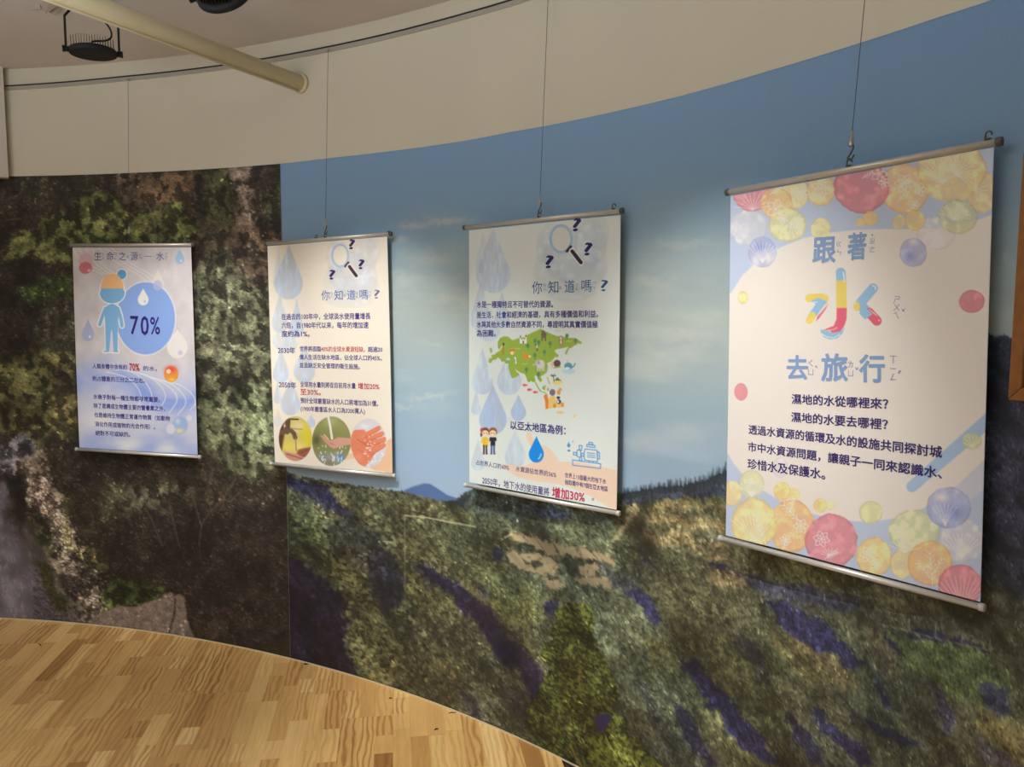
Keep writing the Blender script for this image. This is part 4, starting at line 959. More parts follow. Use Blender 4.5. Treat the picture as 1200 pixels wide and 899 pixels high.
i, m_ = disc_mask(431.4,519.4,20.8,28.6); nw = p.c[i].copy(); p.c[:] = keep; p.c[i] = keep[i]*(1-m_[:, None])+nw*m_[:, None]
b2.finish(.82)
t = Words(b2, 'title_character', (64,108,184))
for ch, x, y in (('你',381.5,346.3),('知',396.5,346),('道',411.3,345.6),('嗎',426,345.2)): t.put(ch, x-4.9,y,x+4.9,y,12,.0)
t.done()
t = Words(b2, 'phonetic_marks', (110,120,160))
for ch, x, y in (('ㄋ',388.3,344),('ㄧ',388.6,348),('ㄓ',403.5,346),('ㄉ',417.6,343.5),('ㄠ',417.8,347.6),('ㄇ',432.6,343),('ㄚ',432.8,347.2)): t.put(ch, x-1.4,y,x+1.4,y,3.6,-.008)
t.put('?',438,344.8,445,344.6,10.5,.0); t.done()
t = Words(b2, 'question_mark', (52,36,104))
for x, y in ((412.6,286.4),(423.6,309.8),(389.4,322)): t.put('?', x-2.9,y,x+2.9,y-.2,11,.022, .1)
t.done()
t = Words(b2, 'text_line', DK)
for s_, x0, y0, x1, y1, h_ in (('在過去的100年中，全球淡水使用量增長',330.6,371.2,433.6,370.4,7.4),('六倍，自1980年代以來，每年的增加速',330.7,381.2,431.2,381,7.4),('度約為1%。',330.9,391.2,363,391.2,7.4),
    ('2030年',326.5,410.3,346.2,410.9,7.8),('世界將面臨',351.8,408.6,376,409,6.2),('，超過20',425.6,409.6,447.5,409.6,6.2),('億人生活在缺水地區，佔全球人口的45%，',351.6,418.3,446.6,419.8,6.2),('並且缺乏安全管理的衛生設施。',351.7,427.8,421,429.9,6.2),
    ('2050年',327.6,450.3,347.5,451.7,7.8),('全球用水量則將從目前用水量',352.3,450.3,416.2,452.4,6.6),('預計全球嚴重缺水的人口將增加為31億。',352.7,469.2,442.5,473.2,6.6),('(1900年嚴重區水人口為3200萬人)',353,478.8,427,482.3,6.4)):
    t.put(s_, x0, y0, x1, y1, h_, .016)
t.done()
t = Words(b2, 'highlighted_words', RED); t.put('40%的全球水資源短缺',376.4,409,425,409.6,6.4,.012); t.put('增加20%',419,452.4,443.8,453.3,7.6,.016); t.put('至30%。',352.5,459.1,376,459.8,7.6,.016); t.done()

# banner 3 -------------------------------------------------
b3 = Banner(3, 'banner with a green map of Asia, two children and a blue water drop', 500, 270, (208,216,214)); p = b3.pr
drops([(566,270,320,9,.45),(577.8,266.9,343.6,20,.8),(563.5,328,388,12,.65),(588,342,385,9,.75),(572,372,400,14,.5),(565.5,408,462.5,12.4,.85),(596.5,410,463,14,.85),(558,457,486,5.6,.8),(577.7,451,509.5,15.8,.9),(607,462.4,493.5,8.8,.9),(603.4,504,549,12.2,.75),(560.6,515,552,8.2,.7),(600,484,500,6,.2)])
for cx_, cy_, rx_, ry_, a_ in ((668,300,32,32,.5),(645,290,16,24,.4),(692,285,18,26,.45),(703,272,9,18,.35),(680,318,28,20,.4),(640,318,14,20,.3),(668,340,28,12,.35),(700,310,10,18,.3)): 
    p.ell(cx_, cy_, rx_, ry_, (176,192,208), a_, 6, 0, False, wc=cx_/70)
p.ell(657.3,280,13.8,17.2,(156,186,214),1); p.ell(657.3,280,10.8,14,(206,210,206),1); p.line([(664,294.5),(668.6,289)],3,(28,24,56)); p.line([(670,294),(680.6,308)],6.6,(226,228,228)); p.line([(670.3,294.5),(680.4,307.6)],4.4,(28,24,52))
# arm
HS = (222,196,176)
p.poly([(619,508),(622,510),(625,517),(627,524),(637,522),(644,526),(650,534),(655,541.5),(680,542),(727,552),(727,602),(716,596),(697,585),(680,576),(664,570),(650,567),(636,565),(620,563),(606,559),(590,548),(588,544),(604,545.5),(616,546.5),(626,540),(632,535),(626,530),(620,521),(617,514)], HS, .95, 1.2)
p.ell(620,513,3.2,6.4,HS,1,ang=-.3)
p.drop(628,511.5,542.3,8.8,(14,132,222),1); p.line([(633.5,532),(632.5,535.5),(630.5,538)],1.1,(220,236,250),.9)
# map
GR = (146,172,68); k8 = 1/8.
def mp(L_p): return [(570+x*k8, 380+y*k8) for x, y in L_p]
p.poly(mp([(20,350),(25,320),(55,315),(45,290),(75,285),(95,265),(125,250),(145,215),(150,195),(140,205),(120,240),(105,215),(105,170),(125,130),(165,112),(205,118),(225,140),(245,150),(300,130),(345,125),(385,100),(430,75),(470,60),(500,42),(545,65),(600,90),(650,110),(700,115),(760,128),(830,130),(890,170),(880,185),(850,182),(820,200),(790,220),(765,230),(745,285),(730,280),(740,245),(765,210),(700,228),(650,235),(630,250),(650,275),(670,290),(660,315),(640,305),(600,350),(560,365),(570,400),(560,450),(530,475),(500,490),(515,525),(500,545),(478,520),(465,485),(448,480),(440,515),(455,540),(430,545),(415,520),(400,545),(380,540),(370,500),(350,465),(300,455),(300,480),(270,500),(235,508),(215,450),(200,400),(205,370),(175,368),(165,345),(145,355),(130,330),(105,310),(90,330),(60,335),(45,360),(25,362)]), GR, 1, .7)
p.poly(mp([(175,330),(200,310),(225,328),(205,342)]), (170,196,226), 1, .7); p.poly(mp([(255,310),(272,308),(280,372),(264,372),(268,340)]), (224,230,232), 1, .7); p.poly(mp([(260,415),(300,445),(330,462),(318,470),(285,455)]), (208,216,214), .9, .7)
p.poly(mp([(30,225),(48,220),(55,262),(35,268)]), GR, 1, .6); p.poly(mp([(515,590),(550,570),(545,620),(520,612)]), GR, 1, .6); p.line(mp([(455,548),(475,590),(498,625)]), 1.4, GR); p.line(mp([(500,632),(545,642)]), 1, GR); p.line(mp([(565,500),(585,560)]), 1.4, (176,184,110)); p.ell(*mp([(570,612)])[0], 1.1, 2, GR)
p.poly(mp([(545,800),(540,690),(560,650),(575,700),(620,660),(640,690),(650,740),(720,740),(725,775),(690,790),(640,780),(600,790)]), (228,190,110), 1, .7)
p.poly(mp([(548,650),(560,655),(575,720),(572,790),(552,795),(545,720),(530,680)]), (216,122,60), 1, .7); p.ell(*mp([(632,765)])[0], 1.8, 2.6, (206,138,72)); p.ell(*mp([(612,640)])[0], 3.4, 3.8, (120,104,120)); p.ell(*mp([(672,640)])[0], 2.1, 3, (214,150,70)); p.ell(*mp([(685,612)])[0], 1.8, 1.8, (214,150,70))
p.ell(*mp([(667,690)])[0], 2., 1.6, (50,40,60)); p.ell(*mp([(672,728)])[0], 2.6, 2.6, (60,52,70)); p.ell(*mp([(664,728)])[0], 1.2, 1.6, (224,224,224)); p.ell(*mp([(706,756)])[0], 1.8, 2.6, (210,140,80)); p.ell(*mp([(690,795)])[0], 4.2, 1.6, (206,216,226)); p.ell(*mp([(685,828)])[0], 4.6, 1.8, (222,196,140)); p.line(mp([(812,872),(828,850)]), 1.6, (226,196,120))
for q, c_ in (((352,572),(214,90,100)), ((395,615),(210,76,96)), ((450,638),(214,84,100))): x_, y_ = mp([q])[0]; p.ell(x_, y_, 2.3, 1.5, c_); p.poly([(x_+1.6,y_),(x_+3.2,y_-1.4),(x_+3.2,y_+1.4)], c_)
# little pictures on the map
x_, y_ = mp([(340,150)])[0]; p.poly([(x_-4,y_-3),(x_-2.5,y_-3),(x_-2.5,y_-1),(x_+2.5,y_-1),(x_+2.5,y_-4),(x_+4,y_-4),(x_+4,y_+4),(x_-4,y_+4)], (226,226,226)); p.poly([(x_-4,y_-3),(x_-3.2,y_-6),(x_-2.3,y_-3)], (90,60,90)); p.poly([(x_+2.2,y_-4),(x_+3.2,y_-7),(x_+4.2,y_-4)], (190,50,70)); p.ell(x_, y_+2.4, .8, 1.8, (80,74,80))
def beast(x, y, s_, c_, legs=2): 
    p.ell(x, y, 3*s_, 2.2*s_, c_); p.ell(x-2.8*s_, y-1.2*s_, 1.6*s_, 1.6*s_, c_)
    for q in range(4): p.line([(x-2*s_+q*1.35*s_, y+1.5*s_), (x-2*s_+q*1.35*s_, y+3.6*s_)], .8*s_, c_)
x_, y_ = mp([(532,100)])[0]; p.ell(x_,y_,3.2,3.6,(110,96,84)); p.ell(x_-1,y_-3.6,2,1.7,(110,96,84)); p.line([(x_-2,y_+3),(x_-2,y_+6.6)],1.7,(110,96,84)); p.line([(x_+1.8,y_+3),(x_+1.8,y_+6.6)],1.7,(110,96,84))
x_, y_ = mp([(692,160)])[0]; p.ell(x_,y_,2.6,5,(150,124,100)); p.ell(x_,y_-4,2.4,2.6,(160,130,104)); p.ell(x_,y_-3.6,1.4,1.5,(226,196,164)); p.ell(x_,y_+1,1.1,2.6,(222,206,184))
x_, y_ = mp([(500,375)])[0]; p.ell(x_,y_,5,5,(206,200,196)); p.ell(x_-3,y_-2,2.6,3,(190,186,196)); p.ell(x_-2,y_-2,1.5,2.2,(160,156,186)); p.line([(x_-6,y_-.5),(x_-8.5,y_+1)],1.1,(206,200,196))
for q in (-3.2,-.8,1.8,4): p.line([(x_+q,y_+3),(x_+q,y_+7.6)],1.3,(206,200,196))
x_, y_ = mp([(240,255)])[0]; p.ell(x_,y_,3,3.8,(226,150,60)); p.ell(x_-.4,y_+2,2,2,(236,206,160)); p.line([(x_-3,y_-1),(x_+3,y_-1.6)],.7,(110,70,50),.7)
x_, y_ = mp([(365,310)])[0]; p.ell(x_,y_,3.4,2.6,(228,134,58),1,.8,.5); p.ell(x_-1.6,y_-3,1.7,2.6,(228,134,58)); p.ell(x_+4.4,y_-1,1.4,1.5,(236,216,170))
x_, y_ = mp([(463,220)])[0]; p.line([(x_-.6,y_-3),(x_+1,y_+3)],2.1,(96,86,110)); p.ell(x_+.4,y_-1,.8,1.8,(226,226,226)); x_, y_ = mp([(158,235)])[0]; p.line([(x_,y_-5),(x_-.5,y_+6)],1.8,(176,126,60)); p.ell(x_,y_-6,1.2,1.6,(90,70,60))
x_, y_ = mp([(655,368)])[0]; p.ell(x_,y_,4.2,4.2,(96,70,72)); p.ell(x_-5.4,y_+1,1.6,3.6,(226,180,140)); p.poly([(x_-3,y_+4),(x_+4.4,y_+3.4),(x_+4.4,y_+4.6),(x_-5,y_+6)], (146,172,68))
x_, y_ = mp([(765,442)])[0]; p.ell(x_,y_,8,3,(176,206,236)); p.ell(x_-.6,y_-6,4.6,4.2,(78,146,166)); p.ell(x_-1.6,y_-3.4,3,1.6,(222,230,232)); p.line([(x_+3,y_-4),(x_+6,y_-6),(x_+7.4,y_-9)],1.5,(78,146,166)); p.line([(x_-1,y_-11),(x_-2.4,y_-13)],.7,(160,180,190))
x_, y_ = mp([(660,530)])[0]; p.ell(x_,y_+2,6,2.6,(232,206,120)); p.poly([(x_-4,y_),(x_-.4,y_-4),(x_+4.4,y_)], (96,124,96)); p.line([(x_-4,y_+1),(x_-5,y_-5)],.8,(110,90,60)); 
for a_ in (-2.8,-2.2,-1.2,-.4): p.line([(x_-5,y_-5),(x_-5+3.2*math.cos(a_),y_-5+2.6*math.sin(a_))],.9,(70,96,70))
for q in ((382,200),(450,155),(485,170),(590,180),(537,260),(447,290),(370,425),(480,470),(830,155),(748,108)): 
    x_, y_ = mp([q])[0]; p.ell(x_, y_, 1.9, 2.5, (84,134,96)); p.line([(x_, y_+2), (x_, y_+5)], .6, (90,120,80))
for q in ((290,235),(350,380),(768,165),(665,70)): x_, y_ = mp([q])[0]; p.line([(x_-3,y_),(x_-1,y_-1.5),(x_+1,y_),(x_+3,y_-1.4)],.8,(186,204,120),.9)
p.ell(*mp([(430,520)])[0], 2.8, 2.6, (130,180,50))
# children
def kid(x, hair, top_, bot, skirt):
    yh = 507.; p.ell(x, yh-.6, 4.9, 5.4, hair); p.ell(x, yh+1.2, 3.9, 3.9, (240,204,176)); p.ell(x-2.6,yh+2,.8,.6,(230,150,130),.7); p.ell(x+2.6,yh+2,.8,.6,(230,150,130),.7); p.ell(x-1.4,yh+.6,.5,.5,(60,40,40)); p.ell(x+1.4,yh+.6,.5,.5,(60,40,40))
    if skirt: p.poly([(x-2.4,512.5),(x+2.4,512.5),(x+3.6,523.5),(x-3.2,523.5)], top_); p.line([(x-2.4,513.5),(x-4.4,518.5)],1.5,top_); p.line([(x+2.4,513.5),(x+4,518)],1.5,top_)
    else: p.poly([(x-2.6,512.5),(x+2.8,512.5),(x+2.9,522.5),(x-2.7,522.5)], top_); p.line([(x-2.8,513.5),(x-3.6,520)],1.4,(240,204,176)); p.line([(x+3,513.5),(x+3.8,520)],1.4,(240,204,176)); p.line([(x-2.8,513.3),(x-3.2,516)],1.9,top_); p.line([(x+3,513.3),(x+3.4,516)],1.9,top_)
    p.line([(x-1.4,522.5),(x-1.5,531.5)],1.9,bot); p.line([(x+1.4,522.5),(x+1.6,531.5)],1.9,bot); p.line([(x-2.4,532),(x-1,532)],1.1,(110,70,50)); p.line([(x+1.2,532),(x+2.6,532)],1.1,(110,70,50))
kid(568.8,(120,66,62),(226,182,56),(46,36,60),True); p.ell(564.6,504,1.5,2.6,(190,70,80)); p.ell(564.2,509.5,1,2.4,(80,50,56)); kid(577.6,(150,88,50),(34,32,50),(50,88,150),False)
# pump
PB = (66,134,200)
def outl(L_p): L_p = [(545+x*.1583, 490+y*.1583) for x, y in L_p]; p.line(L_p+[L_p[0]], 1.05, PB)
outl([(792,312),(1002,340),(1000,374),(792,350)]); outl([(885,230),(975,240),(978,325),(880,312),(876,260)]); outl([(898,196),(958,204),(958,220),(898,212)]); outl([(915,180),(940,183),(942,198),(914,195)]); outl([(978,252),(992,256),(992,304),(978,304)])
outl([(828,236),(852,240),(854,290),(828,288),(822,262)]); outl([(840,203),(862,206),(858,240),(844,238)]); outl([(798,254),(822,258),(822,276),(800,274)]); outl([(858,262),(876,264),(876,284),(858,282)]); outl([(846,290),(858,292),(862,318),(842,316)])
for y in (258, 273, 288): p.line([(545+902*.1583,490+y*.1583),(545+958*.1583,490+(y+7)*.1583)],.9,PB)
for y in (915, 945): p.line([(545+y*.1583,490+322*.1583),(545+y*.1583,490+328*.1583)],1,PB)
p.drop(665.8,518,524.5,1.8,(66,134,200),1); p.ell(670.6,517.6,.8,1.4,(140,180,220)); p.ell(666,528.4,1.5,1.0,(40,90,160))
p.ell(694.6,585.4,1.3,1.4,(110,96,110)); p.ell(694.6,585.4,.6,.7,HS)
b3.finish(.78)
t = Words(b3, 'title_character', (38,96,158))
for ch, x, y in (('你',629,337.2),('知',648,336.6),('道',667.2,335.8),('嗎',687,335)): t.put(ch, x-5.9,y,x+5.9,y-.3,15,.0)
t.put('?',703.8,334.8,712.6,334.4,13.5,.0); t.done()
t = Words(b3, 'phonetic_marks', (110,130,165))
for ch, x, y in (('ㄋ',637.5,334.5),('ㄧ',638,339.5),('ㄓ',656,337),('ㄉ',675.4,333.4),('ㄠ',675.6,338.6),('ㄇ',696,332),('ㄚ',696,337.6)): t.put(ch, x-1.8,y,x+1.8,y-.1,4.2,-.008)
t.done()
t = Words(b3, 'question_mark', (34,32,104))
for x, y, s_ in ((676.2,263.4,.12),(689.4,291.8,.1),(643.8,306.8,.1)): t.put('?', x-3.9,y+.2,x+3.9,y-.4,14.5,.022, s_)
t.done()
t = Words(b3, 'text_line', DK)
for s_, x0, y0, x1, y1, h_, bo in (('水是一種獨特且不可替代的資源。',559,357,647.5,356.4,8,.016),('是生活，社會和經濟的基礎，具有多種價值和利益。',559,369.2,700.5,367.8,8,.016),('水與其他大多數自然資源不同，尋證明其真實價值極',559,380.3,700,380.2,8,.016),('為困難。',559,390.6,581,390.6,8,.016),
    ('以亞太地區為例：',598,498,662,504.8,10.4,.02),('占世界人口的60%',558.6,541.6,596.4,548.2,6.2,.004),('水資源佔世界的36%',604.4,549.2,651.4,556.8,6.6,.004),('世界上15個最大的地下水',661.6,556.8,710.3,564.6,6.2,.004),('抽取國中有7個在亞太地區',661.6,564.8,712.3,573.4,6.2,.006),('2050年，地下水的使用量將',565.6,562.4,643.2,576.8,9.2,.008)):
    t.put(s_, x0, y0, x1, y1, h_, bo)
t.done()
t = Words(b3, 'highlighted_words', (206,24,92)); t.put('增加30%',646.8,576.6,684.8,582.8,12.5,.02); t.done()

# banner 4 -------------------------------------------------
b4 = Banner(4, 'largest nearest banner with colourful watercolour discs and a multicoloured water character', 640, 400, (174,188,212)); p = b4.pr
PALE = (216,209,203)
p.poly([(850,343),(856,343.5),(870,322),(890,303.5),(914,290),(940,279.5),(972,272.5),(1007,269.2),(1040,268.4),(1074,268.6),(1100,267.5),(1124,263.5),(1145,258),(1168,250),(1168,533),(1158.6,534),(1142,550),(1124,567),(1104,582),(1083.6,595),(1065,603),(1047,608),(1025,611),(1003.5,611.3),(980,609),(957,604),(935,597),(913.4,587),(892,574),(873.4,560),(860,544),(849,526)], PALE, 1, 1.5)
p.poly([(1170,505),(1170,560),(1120,600),(1100,590),(1150,540)], PALE, .35, 2)
def taper(a_, b_, w0, w1, col):
    a_ = np.array(a_, float); b_ = np.array(b_, float); d = b_-a_; nn = np.array([-d[1], d[0]])/np.linalg.norm(d)
    p.poly([a_+nn*w0/2, b_+nn*w1/2, b_-nn*w1/2, a_-nn*w0/2], col, 1, 1); p.ell(*a_, w0/2, w0/2, col)
taper((1068.5,570.5),(1162,490),13,17,(158,182,216))
R_ = (206,96,112); O_ = (232,166,92); Y_ = (226,192,112); YG = (206,204,130); G_ = (196,204,140); Bl = (138,150,206); GH = (208,204,206)
pal = [(876.7,267,22,22,GH,.55),(1097,273.5,23,20,GH,.6),(880.7,226.5,21.7,21.5,R_,.9),(931.7,227,16,18,(228,200,124),.85),(910,238.4,18.8,19,O_,.9),(962,222,17.5,19.5,(230,192,110),.9),(922.4,263.5,22,20.5,YG,.88),(961.3,267.8,12,13,(206,200,122),.9),
  (1060.2,221,29.5,29.5,(230,176,104),.9),(1009.5,219,32.5,31,R_,.93),(1150.3,225,19,25,(222,190,118),.85),(1115.3,199,40.5,38,(222,192,114),.88),(1123,254.4,23,20,(186,192,132),.85),(1020,256,8.6,9,(228,186,92),.92),(1007.8,260.2,5.6,5.6,(230,190,100),.85),(1053.5,260,8,8.5,(226,196,112),.8),(1072,258.5,12,12.2,(228,188,98),.9),
  (892.7,295.5,16.5,18,Bl,.75),(1070.2,296,16,16.8,Bl,.8),(870,349,5.6,7.6,(196,194,98),.92),(1139.3,353.5,15,13.4,(196,84,100),.95),(867.7,459.4,7.6,10.2,(206,86,102),.92),(1139.6,516.8,11.6,9.6,(184,194,128),.9),(913.4,548.5,9,12,(196,190,206),.5),
  (858,578.5,11,15,(230,194,112),.88),(880,568,14.6,17,(202,206,140),.85),(1127,633.5,27,26,GH,.6),(926.8,617,26.4,31,(232,160,84),.92),(883.4,613.5,26,29.6,(230,196,106),.92),(916,576,9.8,10.8,(230,178,84),.93),(930,579.2,6.6,7.2,(232,190,100),.85),(960.5,592.8,7.8,8.4,(230,182,88),.92),(972.5,592.8,4.8,5.6,(232,190,104),.85),
  (1020,601,13.8,13.6,(198,202,128),.9),(1071,623,30,25.5,(200,206,138),.88),(1024,653,21,23.5,(232,190,98),.9),(973.5,634.5,30.8,32,R_,.94),(1057.6,661,14.8,17.5,(228,200,116),.85),(1090.2,660,26.5,26.5,(232,166,90),.92),(1112,595,26.5,24,(130,146,206),.82),(1125.3,687,26,26,(204,92,108),.93)]
for k, (cx_, cy_, rx_, ry_, c_, a_) in enumerate(pal): p.ell(cx_, cy_, rx_, ry_, [v*.70+210*.30 for v in c_], a_, 1, wc=1+k*.73)
for q in ((1104,583,10,7),(1070,283,6,5),(885,306,6,9),(900,303,4,8)): p.glow(*q, (222,218,222), .8)
p.glow(1118,600,12,10,(96,116,186),.5); p.glow(1066,300,8,7,(104,118,184),.5); p.glow(890,290,8,8,(104,118,190),.5)
# fine white line flowers
LW = (244,236,226)
def flower(cx_, cy_, r_, n_=6, a0=0.):
    for k in range(n_):
        a = a0+k*2*math.pi/n_; tx, ty = cx_+math.cos(a)*r_, cy_+math.sin(a)*r_; s_ = .36*r_
        pts = [(cx_+math.cos(a)*r_*q-math.sin(a)*math.sin(math.pi*q**.8)*s_*w_, cy_+math.sin(a)*r_*q+math.cos(a)*math.sin(math.pi*q**.8)*s_*w_) for w_, qq in ((1, (.12,.3,.5,.7,.88,1)), (-1, (1,.88,.7,.5,.3,.12))) for q in qq]
        p.line(pts, .7, LW, .8, .7)
    p.ell(cx_, cy_, r_*.14, r_*.14, LW, .8)
def fan(cx_, cy_, r_, a0, a1, n_, bend=.2):
    for k in range(n_):
        a = a0+(a1-a0)*k/(n_-1); p.line([(cx_, cy_), (cx_+math.cos(a)*r_*.5, cy_+math.sin(a)*r_*.5), (cx_+math.cos(a+bend*(k/(n_-1)-.5))*r_, cy_+math.sin(a+bend*(k/(n_-1)-.5))*r_)], .65, LW, .6, .7)
def sprig(x0, y0, x1, y1, n_=6, l_=5):
    dx, dy = x1-x0, y1-y0; L0 = math.hypot(dx, dy); p.line([(x0, y0), (x1, y1)], .7, LW, .75, .7); a = math.atan2(dy, dx)
    for k in range(1, n_+1):
        t_ = k/(n_+.3); bx, by = x0+dx*t_, y0+dy*t_
        for s_ in (-1, 1): p.line([(bx, by), (bx+math.cos(a+s_*.7)*l_, by+math.sin(a+s_*.7)*l_)], .65, LW, .7, .7)
fan(882,246,22,-2.9,-.3,10); flower(909,245,12,5); flower(917,256,6,5,.5); sprig(902,228,915,220,4,4); fan(925,262,16,-.9,1.5,9); flower(940,226,9); flower(963,221,12,6,.4)
flower(1030,204,10,5); flower(1036,214,7,5,.6); sprig(1010,209,1022,202,4,4); flower(1060,215,12,6); flower(1078,222,8,5); sprig(1052,236,1062,226,3,4); flower(1072,240,6,5)
fan(1105,215,30,-2.8,-.6,14); fan(1120,205,26,-2.2,.5,14,.5); fan(1142,222,16,-1.4,1.2,8); fan(1118,258,20,-2.6,-.2,13); fan(1110,262,14,2.6,4.2,7); fan(893,308,24,-2.2,-.9,9)
fan(884,640,42,-2.2,-1.0,11); sprig(898,640,884,604,6,6); fan(880,582,20,-2.3,-.6,11); sprig(937,612,918,592,5,6); sprig(924,600,930,585,4,4); flower(938,617,9,6); flower(920,633,7,6,.3); sprig(916,646,920,636,3,3); flower(930,655,7,6)
flower(962,632,10,6,.2); sprig(966,655,980,647,5,5); fan(971,652,10,-2.8,-.4,7); flower(1017,650,10,6); flower(1026,662,7,5); fan(1060,648,20,-2.6,-.4,9); sprig(1093,686,1090,648,6,8); sprig(1093,676,1104,655,4,5); sprig(1090,676,1076,660,4,5)
fan(1127,716,42,-2.4,-.8,13); fan(1108,616,26,-2.1,-1.1,7); fan(1127,655,30,-2.3,-.8,11); fan(1140,524,12,-2.6,-.8,6); fan(1094,288,20,-2.6,-.6,7)
# the multicoloured character
WB, WY, WRd = (136,176,208), (232,194,100), (206,92,114)
def stroke(pts, wd, cols, edge=.9):
    for a_, b_, c_ in cols: p.line([a_, b_], wd, c_, 1, edge)
p.line([(984.6,319.5),(985.4,333)],11.6,WB); p.poly([(979.2,329),(991.2,328),(991.6,361),(979.4,361)],WY); p.poly([(979.6,361),(991.6,361),(991.2,374),(989,381),(984,388.5),(975,391),(972,388),(962,388),(968,385),(976,382),(979.4,374)],WRd)
p.poly([(960.6,386),(975,390),(984,388.5),(988.6,382.5),(986.5,391),(980,396.5),(972,398),(965,395.5),(961,390.5)],WB); p.line([(962,391),(968,395),(976,396),(983,392)],.8,LW,.9); p.line([(987.5,319),(988.6,326),(988.6,330)],1.3,LW,.9); p.line([(966,387.5),(975,386.5),(980,384)],.8,LW,.8)
p.line([(948,349.6),(958,349)],10,WY); p.poly([(954,344.2),(962,343.6),(969,346),(970.6,350),(968,356),(962,364),(958,358),(956,352)],WY); p.poly([(949,353),(958,349),(968,353),(966,358),(958,369),(950,366),(957,357)],WB); p.line([(958.5,359),(950,371)],8.4,WB); p.line([(951.2,369.8),(947.4,375.6)],8.2,WY); p.poly([(970,356),(967,362),(959,373),(955,377),(957,371),(964,363)],WRd,.9); p.line([(949,354.5),(957,354)],.8,LW,.9); p.line([(966,357),(958,368)],.8,LW,.8)
p.line([(1022.5,338),(1007,356)],11.4,WB); p.line([(1007,356.5),(1018,368)],11.4,WB); p.ell(1003.4,359,3.8,5.8,WY); p.line([(1018,366.5),(1027,376)],11.4,WRd); p.poly([(1014,360.5),(1022,368),(1013,374.5),(1006,367)],WB); p.line([(1021.5,334.6),(1025.2,336),(1025.5,339)],1.1,LW,.95); p.line([(1018,362.5),(1027,370)],.8,LW,.8); p.ell(1029.6,375.5,.9,.9,LW); p.ell(1002,356,.8,.8,LW)
b4.finish(.72)
t = Words(b4, 'title_character', (140,172,216))
for ch, x, y, w_, h_ in (('跟',965.6,292.4,26,31),('著',1004,288.6,21,31),('去',933.4,430,24,28),('旅',977,430,30,32),('行',1021.4,431,29,32)): t.put(ch, x-w_/2, y+.8, x+w_/2, y-.8 if y < 400 else y+1, h_, .026)
t.done()
t = Words(b4, 'phonetic_marks', (152,160,190))
for ch, x, y, s_ in (('ㄍ',982.5,286,5.5),('ㄣ',983,295.5,5.5),('˙',1022,275.5,3),('ㄓ',1022,282,6),('ㄜ',1022,292.5,6),('ㄕ',1050.5,351,7),('ㄨ',1050.5,360,7),('ㄟ',1050.5,369.5,7),('ˇ',1058.5,363.5,5),
    ('ㄑ',949,425.5,6),('ㄩ',949,436,6),('ˋ',955.5,430,4),('ㄌ',996,427,6),('ㄩ',996,437.5,6),('ˇ',1003.5,432,5),('ㄒ',1046.6,421,8),('ㄧ',1046.6,432,7),('ㄥ',1046.6,441.5,7),('ˊ',1054,436,5)):
    if ch in 'ˇˋˊ˙': t.put(ch, x-s_/2.4, y, x+s_/2.4, y, s_*.7, .0)
    else: t.put(ch, x-s_/2, y, x+s_/2, y+.2, s_*1.35, -.004)
t.done()
t = Words(b4, 'text_line', (54,40,118))
for s_, x0, y0, x1, y1 in (('濕地的水從哪裡來？',926.8,467.6,1040.5,473.6),('濕地的水要去哪裡？',926.4,488.8,1040,497.6),('透過水資源的循環及水的設施共同探討城',876.9,503.2,1104.3,530),('市中水資源問題，讓親子一同來認識水、',876.2,523.5,1104.3,554.5),('珍惜水及保護水。',875.8,543.4,966,556.2)):
    t.put(s_, x0, y0, x1, y1, 12.2, .020)
t.done()

# ------------------------------------------------------------------ hooks, steel cables and grippers
def cable(bn, px_hook, top_px, labels, grip_len, idx):
    hp = bn.hook(px_hook); th_t, pt = onwall(*top_px); zt = float(rail_z(th_t))
    # plumb line: from the rail straight down to the hook
    top = np.array([*wall(math.atan2(hp[0]-CX, hp[1]-CY), .028), float(rail_z(math.atan2(hp[0]-CX, hp[1]-CY)))-.008])
    e = empty('hanging_cable', hp, labels, 'cable', 'steel cables holding the banners'); up = top-hp; up /= np.linalg.norm(up)
    d = bn.T; sh = .030; gl = grip_len
    g0 = hp+up*sh; g1 = g0+up*gl
    mb = MB(hp); mb.tube([g1, top], .0009, 6); mb.build('steel_wire', M_DARKM, e, True)
    mb = MB(hp); mb.tube([g0, g0+up*.002, g0+up*gl*.5, g0+up*gl*.52, g0+up*gl*.8, g1], [.0048, .0054, .0054, .0046, .0040, .0016], 18); mb.build('wire_gripper', M_CHR, e, True)
    pts = []
    for k in range(9):
        a = math.radians(20-k*32); pts.append(hp+up*.003+d*.006*math.cos(a)*.9+up*.006*math.sin(a))
    pts = [hp+up*.010+d*.009]+[hp+up*.004+d*.007, hp+up*(-.001)+d*.001, hp+up*.004-d*.005]+[hp+up*.014+d*.001, hp+up*.026+d*.006, hp+up*.034+d*.004]
    P_ = [Vector(q) for q in pts]; sm = []
    for i in range(len(P_)-1):
        p0, p1, p2, p3 = P_[max(i-1, 0)], P_[i], P_[i+1], P_[min(i+2, len(P_)-1)]
        for q in range(4):
            t_ = q/4; sm.append(.5*((2*p1)+(p2-p0)*t_+(2*p0-5*p1+4*p2-p3)*t_*t_+(3*p1-p0-3*p2+p3)*t_**3))
    sm.append(P_[-1]); mb = MB(hp); mb.tube([np.array(q) for q in sm], .0021, 8); mb.build('snap_hook', M_DARKM, e, True)
    mb = MB(hp); mb.box(top+np.array([0, 0, -.009]), .010, .010, .008, bn.T, bn.N, (0, 0, 1)); mb.build('rail_clip', M_CHR, e)
cable(b1, 151.5, (147,93), 'thin steel cable and gripper holding the body water banner on the forest mural', .034, 0)
cable(b2, 381.5, (379,58), 'thin steel cable and gripper holding the banner with the three round photos', .034, 1)
cable(b3, 632, (637,10), 'thin steel cable and gripper holding the banner with the green map', .030, 2)
